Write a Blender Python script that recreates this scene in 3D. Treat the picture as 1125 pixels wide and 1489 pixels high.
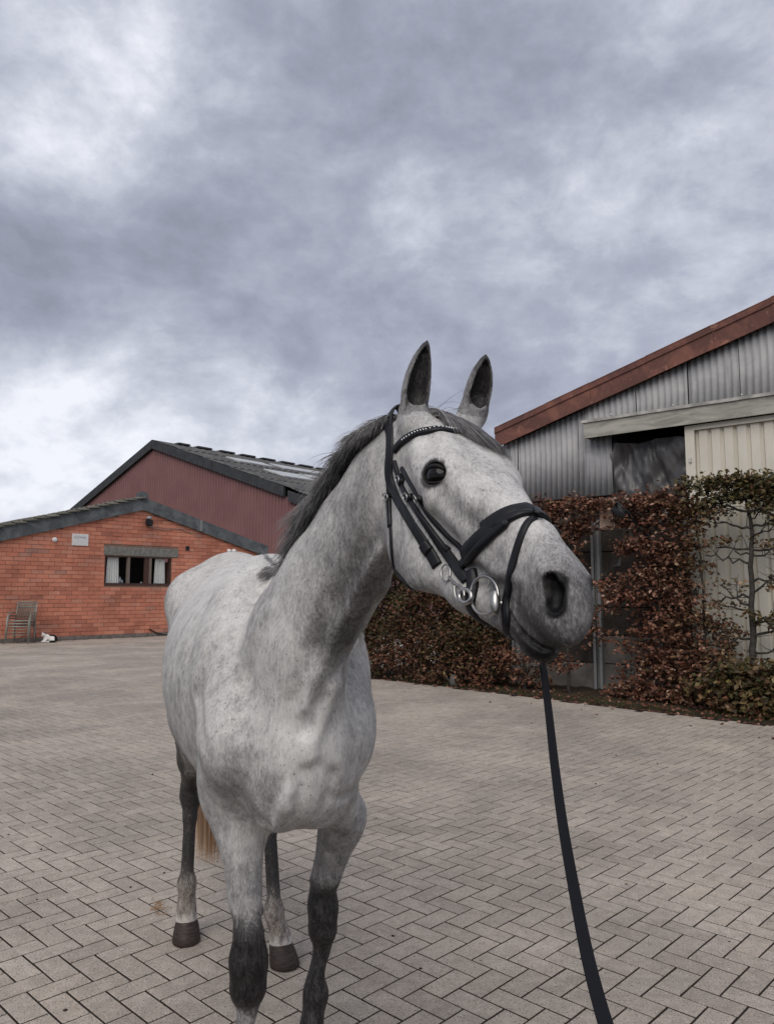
import bpy, bmesh, math, random
import numpy as np
from mathutils import Vector, Matrix

for o in list(bpy.data.objects):
    bpy.data.objects.remove(o)
SC = bpy.context.scene
COL = SC.collection
R = math.radians
rng = random.Random(7)
nrg = np.random.default_rng(7)

# ------------------------------------------------------------------ camera
CAM_H = 1.5
F_PX, CX, CY = 1118.0, 562.5, 744.5          # focal length and centre in pixels of the photograph
PITCH = math.atan((862.0 - CY) / F_PX)       # the horizon lies below the middle: the phone looks a little up
cam_data = bpy.data.cameras.new('camera')
cam_data.sensor_fit = 'VERTICAL'
cam_data.sensor_height = 36.0
cam_data.sensor_width = 36.0
cam_data.lens = F_PX / 1489.0 * 36.0
cam_data.clip_start = 0.05
cam_data.clip_end = 3000.0
cam = bpy.data.objects.new('camera', cam_data)
cam.location = (0, 0, CAM_H)
cam.rotation_euler = (math.pi / 2 + PITCH, 0, 0)
COL.objects.link(cam)
SC.camera = cam


def ray(px, py):
    a, b = (px - CX) / F_PX, -(py - CY) / F_PX
    return np.array([a, math.cos(PITCH) - b * math.sin(PITCH), math.sin(PITCH) + b * math.cos(PITCH)])


def P(px, py, y):
    """surveyed point: seen at (px, py) in the photograph, standing y metres in front of the camera"""
    r = ray(px, py)
    q = r * (y / r[1])
    return np.array([q[0], q[1], q[2] + CAM_H])


def nz(v): v = np.asarray(v, float); return v / np.linalg.norm(v)


# ------------------------------------------------------------------ world, sun, exposure
W = bpy.data.worlds.new('World')
SC.world = W
W.use_nodes = True
SUN_EL, SUN_AZ = R(47), R(-164)               # azimuth measured from +Y (the view) towards +X
SC.view_settings.view_transform = 'Standard'
SC.view_settings.look = 'None'
SC.view_settings.exposure = 0.38
SC.view_settings.gamma = 1.0
SC.view_settings.use_curve_mapping = False


def build_world():
    nt = W.node_tree
    N, L = nt.nodes, nt.links
    N.clear()
    out = N.new('ShaderNodeOutputWorld')
    bg = N.new('ShaderNodeBackground')
    bg.inputs['Strength'].default_value = 0.1
    L.new(bg.outputs[0], out.inputs[0])
    sky = N.new('ShaderNodeTexSky')
    sky.sky_type = 'NISHITA'
    sky.sun_disc = False
    sky.sun_elevation = SUN_EL
    sky.sun_rotation = SUN_AZ
    tc = N.new('ShaderNodeTexCoord')

    def math_(op, a, b=None, c=None, clamp=False):
        n = N.new('ShaderNodeMath'); n.operation = op; n.use_clamp = clamp
        for i, v in enumerate((a, b, c)):
            if v is None: continue
            if isinstance(v, (int, float)): n.inputs[i].default_value = v
            else: L.new(v, n.inputs[i])
        return n.outputs[0]
    nrm = N.new('ShaderNodeVectorMath'); nrm.operation = 'NORMALIZE'
    L.new(tc.outputs['Generated'], nrm.inputs[0])
    D = nrm.outputs[0]
    sep = N.new('ShaderNodeSeparateXYZ'); L.new(D, sep.inputs[0])
    cmb = N.new('ShaderNodeVectorMath'); cmb.operation = 'MULTIPLY'
    L.new(D, cmb.inputs[0]); cmb.inputs[1].default_value = (1.0, 1.0, 1.55)

    def noise(scale, detail, rough, dist=0.0, off=(0, 0, 0)):
        mp = N.new('ShaderNodeVectorMath'); mp.operation = 'ADD'
        L.new(cmb.outputs[0], mp.inputs[0]); mp.inputs[1].default_value = off
        n = N.new('ShaderNodeTexNoise')
        n.inputs['Scale'].default_value = scale
        n.inputs['Detail'].default_value = detail
        n.inputs['Roughness'].default_value = rough
        n.inputs['Distortion'].default_value = dist
        L.new(mp.outputs[0], n.inputs['Vector'])
        return n.outputs['Fac']
    # large masses, billows, fine ragged edges
    big = noise(2.2, 3, 0.5, 0.15, (3.1, 0.4, 0))
    mid = noise(5.6, 7, 0.58, 0.25, (1.7, 5.2, 0))
    fine = noise(20.0, 6, 0.62, 0.2, (9.3, 2.2, 0))
    val = math_('ADD', math_('MULTIPLY', big, 0.62), math_('ADD', math_('MULTIPLY', mid, 0.80), math_('MULTIPLY', fine, 0.27)))
    # thin and thick places of the cloud deck: direction (photo px), cosine width, amount
    spots = [((150, 140), 0.006, 0.09), ((80, 215), 0.004, 0.10), ((190, 60), 0.005, 0.10), ((40, 250), 0.008, 0.03), ((470, 330), 0.010, 0.03), ((560, 370), 0.006, 0.03), ((400, 340), 0.004, 0.03), ((580, 390), 0.006, 0.02),
             ((40, 615), 0.008, 0.17), ((110, 560), 0.006, 0.08), ((10, 680), 0.01, 0.10), ((180, 540), 0.008, 0.08), ((230, 440), 0.008, -0.14), ((60, 430), 0.008, -0.12),
             ((380, 60), 0.02, -0.10), ((300, 250), 0.010, -0.08), ((1020, 90), 0.03, 0.09), ((1110, 200), 0.02, 0.06), ((900, 500), 0.03, -0.10), ((640, 230), 0.012, -0.07),
             ((800, 290), 0.012, 0.05), ((20, 60), 0.008, -0.05), ((560, 480), 0.008, -0.05)]
    for (px, py), wdt, amt in spots:
        d = ray(px, py); d = d / np.linalg.norm(d)
        dp = N.new('ShaderNodeVectorMath'); dp.operation = 'DOT_PRODUCT'
        L.new(D, dp.inputs[0]); dp.inputs[1].default_value = tuple(d)
        e = math_('DIVIDE', math_('SUBTRACT', dp.outputs['Value'], 1.0), wdt)
        g = math_('POWER', 2.718, math_('MAXIMUM', e, -30.0))
        val = math_('ADD', val, math_('MULTIPLY', g, amt))
    ramp = N.new('ShaderNodeValToRGB')
    cr = ramp.color_ramp
    K = 10.0 * 0.83                             # the Background runs at 0.1
    stops = [(0.56, (0.258, 0.277, 0.345)), (0.70, (0.325, 0.346, 0.430)), (0.82, (0.410, 0.432, 0.525)),
             (0.95, (0.560, 0.585, 0.670)), (1.12, (0.84, 0.86, 0.93))]
    cr.elements[0].position, cr.elements[1].position = stops[0][0], stops[-1][0]
    stops = [(p_ / 1.2, c) for p_, c in stops]
    cr.elements[0].position, cr.elements[1].position = stops[0][0], stops[-1][0]
    for pos, c in stops[1:-1]:
        cr.elements.new(pos)
    for e, (pos, c) in zip(cr.elements, stops):
        e.position = pos; e.color = (*c, 1)
    val = math_('MULTIPLY', val, 1.0 / 1.2)
    L.new(val, ramp.inputs[0])
    up = N.new('ShaderNodeVectorMath'); up.operation = 'SCALE'
    L.new(ramp.outputs[0], up.inputs[0]); up.inputs['Scale'].default_value = K
    mix = N.new('ShaderNodeMixRGB')
    mix.inputs[0].default_value = 0.965          # the deck is all but closed
    L.new(sky.outputs[0], mix.inputs[1]); L.new(up.outputs[0], mix.inputs[2])
    L.new(mix.outputs[0], bg.inputs['Color'])


build_world()
sun_data = bpy.data.lights.new('sun', 'SUN')
sun_data.energy = 1.5
sun_data.angle = R(50)
sun_data.color = (1.0, 0.945, 0.875)
sun = bpy.data.objects.new('sun', sun_data)
_sd = Vector((math.sin(SUN_AZ) * math.cos(SUN_EL), math.cos(SUN_AZ) * math.cos(SUN_EL), math.sin(SUN_EL)))
sun.rotation_euler = _sd.to_track_quat('Z', 'Y').to_euler()
sun.location = (0, 0, 20)
COL.objects.link(sun)


# ------------------------------------------------------------------ scene helpers
def link(name, me, mat=None, parent=None):
    o = bpy.data.objects.new(name, me)
    COL.objects.link(o)
    if mat is not None and hasattr(me, 'materials') and len(me.materials) == 0:
        me.materials.append(mat)
    if parent is not None:
        o.parent = parent
    return o


def thing(name, label, cat, loc=(0, 0, 0), rotz=0.0, group=None):
    o = bpy.data.objects.new(name, None)
    o.empty_display_size = 0.1
    COL.objects.link(o)
    o.location = tuple(loc)
    o.rotation_euler = (0, 0, rotz)
    tag(o, label, cat, group)
    return o


def tag(o, label, cat, group=None):
    o['label'] = label
    o['category'] = cat
    if group: o['group'] = group
    return o


class MB:
    """collects boxes, bars, tubes and sheets into one mesh"""
    def __init__(self):
        self.v, self.f, self.n = [], [], 0

    def add(self, verts, faces):
        verts = np.asarray(verts, float).reshape(-1, 3)
        self.v.append(verts)
        self.f.extend([tuple(i + self.n for i in f) for f in faces])
        self.n += len(verts)
        return self

    def box(self, c, s, rot=None):
        h = np.asarray(s, float) / 2
        v = np.array([[x, y, z] for x in (-1, 1) for y in (-1, 1) for z in (-1, 1)]) * h
        if rot is not None: v = v @ np.asarray(rot, float).T
        v = v + np.asarray(c, float)
        return self.add(v, [(0, 1, 3, 2), (4, 6, 7, 5), (0, 4, 5, 1), (2, 3, 7, 6), (0, 2, 6, 4), (1, 5, 7, 3)])

    def frame_box(self, o, ex, ey, ez, x0, x1, y0, y1, z0, z1):
        """a box in the axes ex, ey, ez about the origin o"""
        o, ex, ey, ez = [np.asarray(q, float) for q in (o, ex, ey, ez)]
        v = [o + ex * x + ey * y + ez * z for x in (x0, x1) for y in (y0, y1) for z in (z0, z1)]
        return self.add(v, [(0, 1, 3, 2), (4, 6, 7, 5), (0, 4, 5, 1), (2, 3, 7, 6), (0, 2, 6, 4), (1, 5, 7, 3)])

    def tube(self, pts, rad, n=8, caps=True):
        pts = [np.asarray(p, float) for p in pts]
        rad = [rad] * len(pts) if np.isscalar(rad) else list(rad)
        m = len(pts)
        tg = [pts[min(i + 1, m - 1)] - pts[max(i - 1, 0)] for i in range(m)]
        tg = [t / (np.linalg.norm(t) + 1e-12) for t in tg]
        ref = np.array([0, 0, 1.0]) if abs(tg[0][2]) < 0.9 else np.array([1.0, 0, 0])
        V = []
        a = np.cross(tg[0], ref); a /= np.linalg.norm(a)
        for i in range(m):
            a = a - tg[i] * (a @ tg[i]); a /= (np.linalg.norm(a) + 1e-12)
            b = np.cross(tg[i], a)
            for k in range(n):
                w = 2 * math.pi * k / n
                V.append(pts[i] + (a * math.cos(w) + b * math.sin(w)) * rad[i])
        F = []
        for i in range(m - 1):
            for k in range(n):
                k2 = (k + 1) % n
                F.append((i * n + k, i * n + k2, (i + 1) * n + k2, (i + 1) * n + k))
        if caps:
            F.append(tuple(range(n - 1, -1, -1)))
            F.append(tuple((m - 1) * n + k for k in range(n)))
        return self.add(V, F)

    def mesh(self, name, smooth=False):
        me = bpy.data.meshes.new(name)
        V = np.concatenate(self.v) if self.v else np.zeros((0, 3))
        me.from_pydata(V.tolist(), [], self.f)
        me.update()
        if smooth:
            me.polygons.foreach_set('use_smooth', np.ones(len(me.polygons), bool))
        return me

    def build(self, name, mat, parent=None, smooth=False):
        return link(name, self.mesh(name, smooth), mat, parent)


def quick_mesh(name, V, F, smooth=True):
    """fast mesh from arrays: V (n,3), F (m,k)"""
    V = np.asarray(V, np.float32); F = np.asarray(F, np.int32)
    me = bpy.data.meshes.new(name)
    m, k = F.shape
    me.vertices.add(len(V)); me.vertices.foreach_set('co', V.ravel())
    me.loops.add(m * k); me.loops.foreach_set('vertex_index', F.ravel())
    me.polygons.add(m)
    me.polygons.foreach_set('loop_start', np.arange(0, m * k, k, dtype=np.int32))
    me.polygons.foreach_set('loop_total', np.full(m, k, np.int32))
    me.polygons.foreach_set('use_smooth', np.full(m, smooth, bool))
    me.update(calc_edges=True)
    me.validate()
    return me


def set_attr(me, name, vals, domain='POINT'):
    at = me.attributes.new(name, 'FLOAT', domain)
    at.data.foreach_set('value', np.asarray(vals, np.float32))


def bevel_mesh(me, w, seg=1):
    bm = bmesh.new(); bm.from_mesh(me)
    bmesh.ops.bevel(bm, geom=bm.edges[:], offset=w, segments=seg, affect='EDGES', clamp_overlap=True)
    bm.to_mesh(me); bm.free()
    return me


# ------------------------------------------------------------------ materials
class NT:
    def __init__(self, name, rough=0.7, spec=0.3, metal=0.0):
        self.m = bpy.data.materials.new(name)
        self.m.use_nodes = True
        self.t = self.m.node_tree
        self.N, self.L = self.t.nodes, self.t.links
        self.b = self.N['Principled BSDF']
        self.b.inputs['Roughness'].default_value = rough
        self.b.inputs['Specular IOR Level'].default_value = spec
        self.b.inputs['Metallic'].default_value = metal
        self._co = None

    def put(self, sock, v):
        if isinstance(v, (int, float)): sock.default_value = v
        elif isinstance(v, (tuple, list)): sock.default_value = tuple(v) + ((1,) if len(v) == 3 and sock.type == 'RGBA' else ())
        else: self.L.new(v, sock)

    def co(self, kind='Object'):
        if self._co is None: self._co = self.N.new('ShaderNodeTexCoord')
        return self._co.outputs[kind]

    def scale(self, vec, s):
        n = self.N.new('ShaderNodeVectorMath'); n.operation = 'MULTIPLY'
        self.put(n.inputs[0], vec); n.inputs[1].default_value = s if isinstance(s, tuple) else (s, s, s)
        return n.outputs[0]

    def noise(self, scale, detail=3, rough=0.55, dist=0.0, vec=None):
        n = self.N.new('ShaderNodeTexNoise')
        n.inputs['Scale'].default_value = scale; n.inputs['Detail'].default_value = detail
        n.inputs['Roughness'].default_value = rough; n.inputs['Distortion'].default_value = dist
        self.L.new(vec if vec is not None else self.co(), n.inputs['Vector'])
        return n.outputs['Fac']

    def voro(self, scale, feature='F1', vec=None, out='Distance', rnd=1.0):
        n = self.N.new('ShaderNodeTexVoronoi'); n.feature = feature
        n.inputs['Scale'].default_value = scale; n.inputs['Randomness'].default_value = rnd
        self.L.new(vec if vec is not None else self.co(), n.inputs['Vector'])
        return n.outputs[out]

    def attr(self, name, out='Fac', kind='GEOMETRY'):
        n = self.N.new('ShaderNodeAttribute'); n.attribute_name = name; n.attribute_type = kind
        return n.outputs[out]

    def rand(self):
        return self.N.new('ShaderNodeObjectInfo').outputs['Random']

    def math(self, op, a, b=0.0, clamp=False):
        n = self.N.new('ShaderNodeMath'); n.operation = op; n.use_clamp = clamp
        self.put(n.inputs[0], a); self.put(n.inputs[1], b)
        return n.outputs[0]

    def mapr(self, v, a, b, c=0.0, d=1.0, smooth=True):
        n = self.N.new('ShaderNodeMapRange')
        n.interpolation_type = 'SMOOTHSTEP' if smooth else 'LINEAR'
        self.put(n.inputs[0], v)
        for i, q in enumerate((a, b, c, d)): n.inputs[i + 1].default_value = q
        return n.outputs[0]

    def mix(self, fac, a, b, mode='MIX'):
        n = self.N.new('ShaderNodeMixRGB'); n.blend_type = mode
        self.put(n.inputs[0], fac); self.put(n.inputs[1], a); self.put(n.inputs[2], b)
        return n.outputs[0]

    def ramp(self, v, stops):
        n = self.N.new('ShaderNodeValToRGB'); cr = n.color_ramp
        cr.elements[0].position, cr.elements[1].position = stops[0][0], stops[-1][0]
        for p, c in stops[1:-1]: cr.elements.new(p)
        for e, (p, c) in zip(cr.elements, stops): e.position = p; e.color = (*c, 1)
        self.put(n.inputs[0], v)
        return n.outputs[0]

    def color(self, v): self.put(self.b.inputs['Base Color'], v); return self
    def rough(self, v): self.put(self.b.inputs['Roughness'], v); return self

    def bump(self, h, strength=0.4, dist=0.01):
        n = self.N.new('ShaderNodeBump')
        n.inputs['Strength'].default_value = strength; n.inputs['Distance'].default_value = dist
        self.put(n.inputs['Height'], h)
        self.L.new(n.outputs[0], self.b.inputs['Normal'])
        return self


def plain(name, col, rough=0.6, spec=0.3, metal=0.0, var=0.18, nscale=20, bump=0.15, bdist=0.003):
    m = NT(name, rough, spec, metal)
    f = m.noise(nscale, 5, 0.6)
    d = tuple(c * (1 - var) for c in col); l = tuple(min(1, c * (1 + var)) for c in col)
    m.color(m.mix(m.mapr(f, 0.3, 0.7), d, l))
    if bump: m.bump(m.noise(nscale * 6, 4, 0.6), bump, bdist)
    return m.m
# ================================================================== SETTING
def gp(px, py):
    r = ray(px, py)
    return np.array([r[0], r[1], 0]) * (CAM_H / -r[2])


def rand_mesh_attr(me, name, per_face):
    set_attr(me, name, per_face, 'FACE')


# ---- ground sheet to the horizon
gm = NT('earth and grass', .95, .1)
_g = gm.noise(.35, 6, .6); _g2 = gm.noise(30, 4, .6)
gm.color(gm.mix(gm.mapr(_g, .45, .6), gm.mix(_g2, (.06, .05, .035), (.11, .09, .065)), gm.mix(_g2, (.03, .045, .015), (.07, .085, .035))))
gm.bump(_g2, .5, .02)
ground = MB().add([(-1200, -300, -.06), (1200, -300, -.06), (1200, 2200, -.06), (-1200, 2200, -.06)], [(0, 1, 2, 3)]).build('ground', gm.m)
ground['kind'] = 'structure'

# ---- paved yard: bed of dark jointing sand and herringbone concrete pavers on it
bedm = NT('joint sand', .95, .1)
_b = bedm.noise(90, 4, .65)
bedm.color(bedm.mix(_b, (.012, .0098, .0085), (.040, .032, .027)))
KERB = [gp(540, 985), gp(760, 1011), gp(870, 1025), gp(1010, 1042), gp(1125, 1055)]
_kd = nz(KERB[-1] - KERB[0])
K0 = KERB[0] - _kd * .75; K1 = KERB[-1] + _kd * 9
_kn0 = np.array([-_kd[1], _kd[0]]); _kn0 = _kn0 if (np.zeros(2) - KERB[0][:2]) @ _kn0 > 0 else -_kn0
yard = MB().add([(-26, -3, -.0026), (10.5, -3, -.0026), (*K1[:2], -.0026), (*K0[:2], -.0026), (*(K0[:2] - _kn0 * 9), -.0026), (-26, 34, -.0026)], [tuple(range(6))]).build('paved_yard', bedm.m)
yard['kind'] = 'structure'


def paver_material(name, single):
    m = NT(name, .85, .25)
    rnd = m.rand() if single else m.attr('rnd')
    base = m.ramp(rnd, [(0, (.335, .298, .258)), (.25, (.376, .335, .291)), (.6, (.388, .349, .305)), (.85, (.396, .352, .303)), (1, (.416, .375, .328))])
    co = m.N.new('ShaderNodeNewGeometry').outputs['Position']
    big = m.noise(.8, 5, .62, .4, co)
    c = m.mix(m.mapr(big, .34, .68), m.mix(1.0, base, (.80, .79, .78), 'MULTIPLY'), m.mix(1.0, base, (1.12, 1.10, 1.07), 'MULTIPLY'))
    cloud = m.noise(14, 5, .65, .3, co)
    c = m.mix(m.mapr(cloud, .3, .72), m.mix(1.0, c, (.86, .85, .84), 'MULTIPLY'), m.mix(1.0, c, (1.10, 1.09, 1.08), 'MULTIPLY'))
    v1 = m.voro(115, 'F1', co); c1 = m.noise(60, 2, .5, 0, co)
    c = m.mix(m.math('MULTIPLY', m.mapr(v1, .34, .20), m.mapr(c1, .40, .50)), c, (.125, .112, .102))
    v2 = m.voro(95, 'F1', m.scale(co, (1.0, 1.13, 1.0))); c2 = m.noise(41, 2, .5, 0, co)
    c = m.mix(m.math('MULTIPLY', m.mapr(v2, .24, .14), m.mapr(c2, .45, .57)), c, (.62, .58, .52))
    fine = m.noise(210, 4, .7, 0, co)
    c = m.mix(m.mapr(fine, .25, .75), m.mix(1.0, c, (.70, .70, .70), 'MULTIPLY'), m.mix(1.0, c, (1.3, 1.3, 1.3), 'MULTIPLY'))
    # trodden-in dirt and moss here and there
    st = m.noise(2.3, 6, .7, 1.2, co)
    c = m.mix(m.math('MULTIPLY', m.mapr(st, .60, .76), .45), c, (.135, .118, .098))
    m.color(c)
    m.bump(m.math('ADD', fine, m.math('MULTIPLY', v1, .8)), .35, .0025)
    return m.m


PU = 0.1052                                               # one unit: half a paver with its joint
ang = R(46.0)
E1 = np.array([math.cos(ang), math.sin(ang)]); E2 = np.array([math.sin(ang), -math.cos(ang)])
ORG = gp(33.3, 1388.7)[:2]


def paver_shape(lx, ly, h=.05, c=.0018):
    x, y = lx / 2, ly / 2
    V = [(-x, -y, -h), (x, -y, -h), (x, y, -h), (-x, y, -h), (-x, -y, -c), (x, -y, -c), (x, y, -c), (-x, y, -c),
         (-x + c, -y + c, 0), (x - c, -y + c, 0), (x - c, y - c, 0), (-x + c, y - c, 0)]
    F = [(0, 1, 5, 4), (1, 2, 6, 5), (2, 3, 7, 6), (3, 0, 4, 7), (4, 5, 9, 8), (5, 6, 10, 9), (6, 7, 11, 10), (7, 4, 8, 11), (8, 9, 10, 11)]
    return np.array(V), F


def facade_side(p, o, n):  # signed distance in front of a wall line
    return (p[0] - o[0]) * n[0] + (p[1] - o[1]) * n[1]


# the far house stands on this line (surveyed below)
HA = nz(np.array([1075.0, 1118.0, 0])); HN = np.array([HA[1], -HA[0], 0])
H0 = gp(125, 929.5)
kn = np.array([-_kd[1], _kd[0]])                           # across the kerb
if (np.array([0, 0]) - KERB[0][:2]) @ kn < 0: kn = -kn


def paver_cells():
    out = []
    lo, hi = -330, 330
    ii, jj = np.meshgrid(np.arange(lo, hi), np.arange(lo, hi), indexing='ij')
    c = (ii - jj) % 4
    for typ, sel in ((0, c == 0), (1, c == 3)):
        i, j = ii[sel], jj[sel]
        cx_ = i + (1.0 if typ == 0 else .5); cy_ = j + (.5 if typ == 0 else 1.0)
        p = ORG + np.outer(cx_, E1) * PU + np.outer(cy_, E2) * PU
        ok = (p[:, 1] > .75) & (np.abs(p[:, 0]) < p[:, 1] * .53 + 2.6) & (p[:, 1] < 30)
        ok &= ((p - KERB[0][:2]) @ kn > .10) | (((p - K0[:2]) @ _kd[:2] < -.10) & ((p - KERB[0][:2]) @ kn > -8.8))
        ok &= ((p - H0[:2]) @ HN[:2] > .12)
        out.append((typ, p[ok]))
    return out


def build_pavers():
    cells = paver_cells()
    allp = np.concatenate([p for _, p in cells]); typ = np.concatenate([np.full(len(p), t) for t, p in cells])
    # how large each paver shows: the nearest ones inside the picture stay objects of their own
    dep = allp[:, 1] * math.cos(PITCH) - CAM_H * math.sin(PITCH)
    py = CY - F_PX * (-allp[:, 1] * math.sin(PITCH) - CAM_H * math.cos(PITCH)) / dep
    px = CX + F_PX * allp[:, 0] / dep
    inside = (px > -20) & (px < 1145) & (py < 1510)
    order = np.argsort(np.where(inside, allp[:, 1], 1e9))
    single = np.zeros(len(allp), bool); single[order[:300]] = True
    prng = np.random.default_rng(3)
    tilt = prng.normal(size=(len(allp), 3)) * np.array([.0006, .0028, .0028]); turn = prng.normal(size=len(allp)) * .006
    tilt = np.clip(tilt, [-.0006, -.0055, -.0055], [.0012, .0055, .0055])
    pm1, pm2 = paver_material('concrete paver', True), paver_material('concrete pavers', False)
    mesh = {}
    L_, W_ = 2 * PU - .0084, PU - .0084
    shp = paver_shape(L_, W_)
    me = MB().add(*shp).mesh('paver')
    me.materials.append(pm1)
    for q in np.where(single)[0]:
        o = bpy.data.objects.new('paver', me); COL.objects.link(o); o.parent = yard
        o.location = (*allp[q], tilt[q, 0])
        o.rotation_euler = (tilt[q, 1], tilt[q, 2], (ang if typ[q] == 0 else ang - math.pi / 2) + turn[q])
    rest = np.where(~single)[0]
    V0, F0 = shp
    a = np.where(typ[rest] == 0, ang, ang - math.pi / 2) + turn[rest]
    ca, sa = np.cos(a), np.sin(a)
    X = V0[None, :, 0] * ca[:, None] - V0[None, :, 1] * sa[:, None] + allp[rest][:, None, 0]
    Y = V0[None, :, 0] * sa[:, None] + V0[None, :, 1] * ca[:, None] + allp[rest][:, None, 1]
    Z = V0[None, :, 2] + tilt[rest, 0][:, None] + V0[None, :, 0] * tilt[rest, 1][:, None] + V0[None, :, 1] * tilt[rest, 2][:, None]
    V = np.stack([X, Y, Z], -1).reshape(-1, 3)
    F = (np.array(F0)[None] + (np.arange(len(rest)) * len(V0))[:, None, None]).reshape(-1, 4)
    me2 = quick_mesh('pavers', V, F, False)
    set_attr(me2, 'rnd', np.repeat(prng.random(len(rest)), len(F0)), 'FACE')
    o = link('pavers', me2, pm2, yard); o['kind'] = 'stuff'


build_pavers()

# ---- strip of bare earth under the hedge, with fallen leaves and tufts
sm_ = NT('bare soil', .97, .1)
_s = sm_.noise(12, 6, .65); _s2 = sm_.noise(160, 4, .7)
sm_.color(sm_.mix(_s, sm_.mix(_s2, (.018, .013, .010), (.05, .038, .027)), sm_.mix(_s2, (.045, .034, .024), (.095, .072, .050))))
sm_.bump(_s2, .7, .02)
V, F = [], []
NS, MS = 150, 9
for i in range(NS + 1):
    b = K0 + (K1 - K0) * i / NS
    for j in range(MS + 1):
        t = j / MS
        edge = .06 * math.sin(i * 1.7) * .4 + nrg.normal() * .02
        p = b[:2] - kn * (t * 3.2 - (.03 + edge if j == 0 else 0))
        V.append((p[0], p[1], -.012 if j == 0 else .004 + .055 * min(1, t * 2.5) + nrg.normal() * .010))
for i in range(NS):
    for j in range(MS):
        a = i * (MS + 1) + j
        F.append((a, a + MS + 1, a + MS + 2, a + 1))
soil = MB().add(V, F).build('soil_strip', sm_.m, smooth=True)
soil['kind'] = 'structure'


# ================================================================== RIGHT SHED
SB = nz(np.array([-1362.0, 1118.0, 0]))                     # along the gable, to the left and away
SN = np.array([-SB[1], SB[0], 0]); SN = SN if SN[1] < 0 else -SN     # out of the wall, to the camera
S0 = np.array([3.28, 11.9, 0])


def on_plane(px, py, o, n, out=0.0):
    r = ray(px, py); c = np.array([0, 0, CAM_H])
    return c + r * (((o + n * out - c) @ n) / (r @ n))


def sw(px, py, out=0.0):                                    # pixel -> (along, height) on the shed wall
    q = on_plane(px, py, S0, SN, out)
    return (q - S0) @ SB, q[2]


def S(s, z, out=0.0): return S0 + SB * s + UPV_ * z + SN * out


UPV_ = np.array([0, 0, 1.0])
SE = sw(728, 648)                                           # eave corner
SX = sw(1125, 468)
slope = (SX[1] - SE[1]) / (SX[0] - SE[0])                   # z per metre along SB (negative)
S_APEX = SE[0] - 7.6


def roof_z(s): return SE[1] + slope * (s - SE[0]) if s > S_APEX else SE[1] + slope * (S_APEX - SE[0]) - slope * (s - S_APEX)


shed = thing('shed', 'grey corrugated shed with rust red roof edge and sliding door behind the beech hedge', 'shed', S(0, 0))


def part(name, me, mat, root, parent=None):
    """meshes are built in world coordinates; bring them to the thing's origin"""
    me.transform(Matrix.Translation(-Vector(root.location)))
    return link(name, me, mat, parent or root)


cem = NT('weathered fibre cement', .9, .15)
_c1 = cem.noise(3.0, 6, .6, .6); _c2 = cem.noise(38, 5, .7); _c3 = cem.noise(9, 5, .65, .4, cem.scale(cem.co(), (1, 1, .12)))
_cb = cem.mix(cem.mapr(_c1, .35, .68), (.38, .378, .375), (.47, .462, .45))
_cb = cem.mix(cem.mapr(_c3, .56, .92), _cb, (.16, .16, .165))
_cb = cem.mix(cem.math('MULTIPLY', cem.mapr(_c2, .58, .75), .55), _cb, (.62, .61, .585))
cem.color(cem.mix(cem.math('MULTIPLY', cem.rand(), .5), _cb, cem.mix(1.0, _cb, (.72, .73, .76), 'MULTIPLY')))
cem.bump(_c2, .4, .004)
cem = cem.m


def corrug(name, s0, s1, zlo, zhi, out, root, mat, pitch=.0945, amp=.014, O=S, seg=8, parent=None):
    """one corrugated sheet standing on a wall: zlo and zhi are heights or functions along it"""
    n = max(2, int(abs(s1 - s0) / pitch * seg))
    f = (lambda v: v) if not callable(zhi) else None
    ss = np.linspace(s0, s1, n + 1)
    V, F = [], []
    for s in ss:
        w = amp * math.cos(2 * math.pi * s / pitch)
        a = zlo(s) if callable(zlo) else zlo; b = zhi(s) if callable(zhi) else zhi
        for z_ in (a, b):
            V.append(O(s, z_, out + w)); V.append(O(s, z_, out + w - .008))
    for i in range(n):
        a = i * 4; b = a + 4
        F += [(a, b, b + 2, a + 2), (a + 1, a + 3, b + 3, b + 1), (a + 2, b + 2, b + 3, a + 3), (a, a + 1, b + 1, b)]
    F += [(0, 2, 3, 1), (n * 4, n * 4 + 1, n * 4 + 3, n * 4 + 2)]
    me = MB().add(V, F).mesh(name, False)
    me.polygons.foreach_set('use_smooth', [k < n * 4 for k in range(len(me.polygons))])
    return part(name, me, mat, root, parent)


LOW = sw(800, 727)[1]                                       # the sheets start above the concrete slabs
TR_T = sw(850, 612)[1]; TR_B = sw(850, 636)[1]              # door track cover
OPN = (sw(889, 660)[0], sw(1003, 660)[0])                   # opening, from left to right (SB runs left)
sL = SE[0]
edges = [sL, sw(753, 690)[0], sw(842, 690)[0], OPN[0]]
for a, b in zip(edges[:-1], edges[1:]):
    corrug('corrugated_sheet', a - .006, b + .006, LOW, lambda s: min(roof_z(s) - .02, TR_B if s < sw(850, 620)[0] else 99), nrg.uniform(.0, .012), shed, cem)
top_edges = [sw(850, 600)[0], sw(925, 580)[0], sw(1000, 560)[0], sw(1075, 540)[0]]
while top_edges[-1] > S_APEX * 1.0 - 6: top_edges.append(top_edges[-1] - 1.05)
for a, b in zip(top_edges[:-1], top_edges[1:]):
    if roof_z(b) - TR_B < .3 and b < S_APEX: break
    corrug('corrugated_sheet', a - .006, b + .006, TR_B + .02, lambda s: roof_z(s) - .02, nrg.uniform(.016, .03), shed, cem, seg=6)

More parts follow.
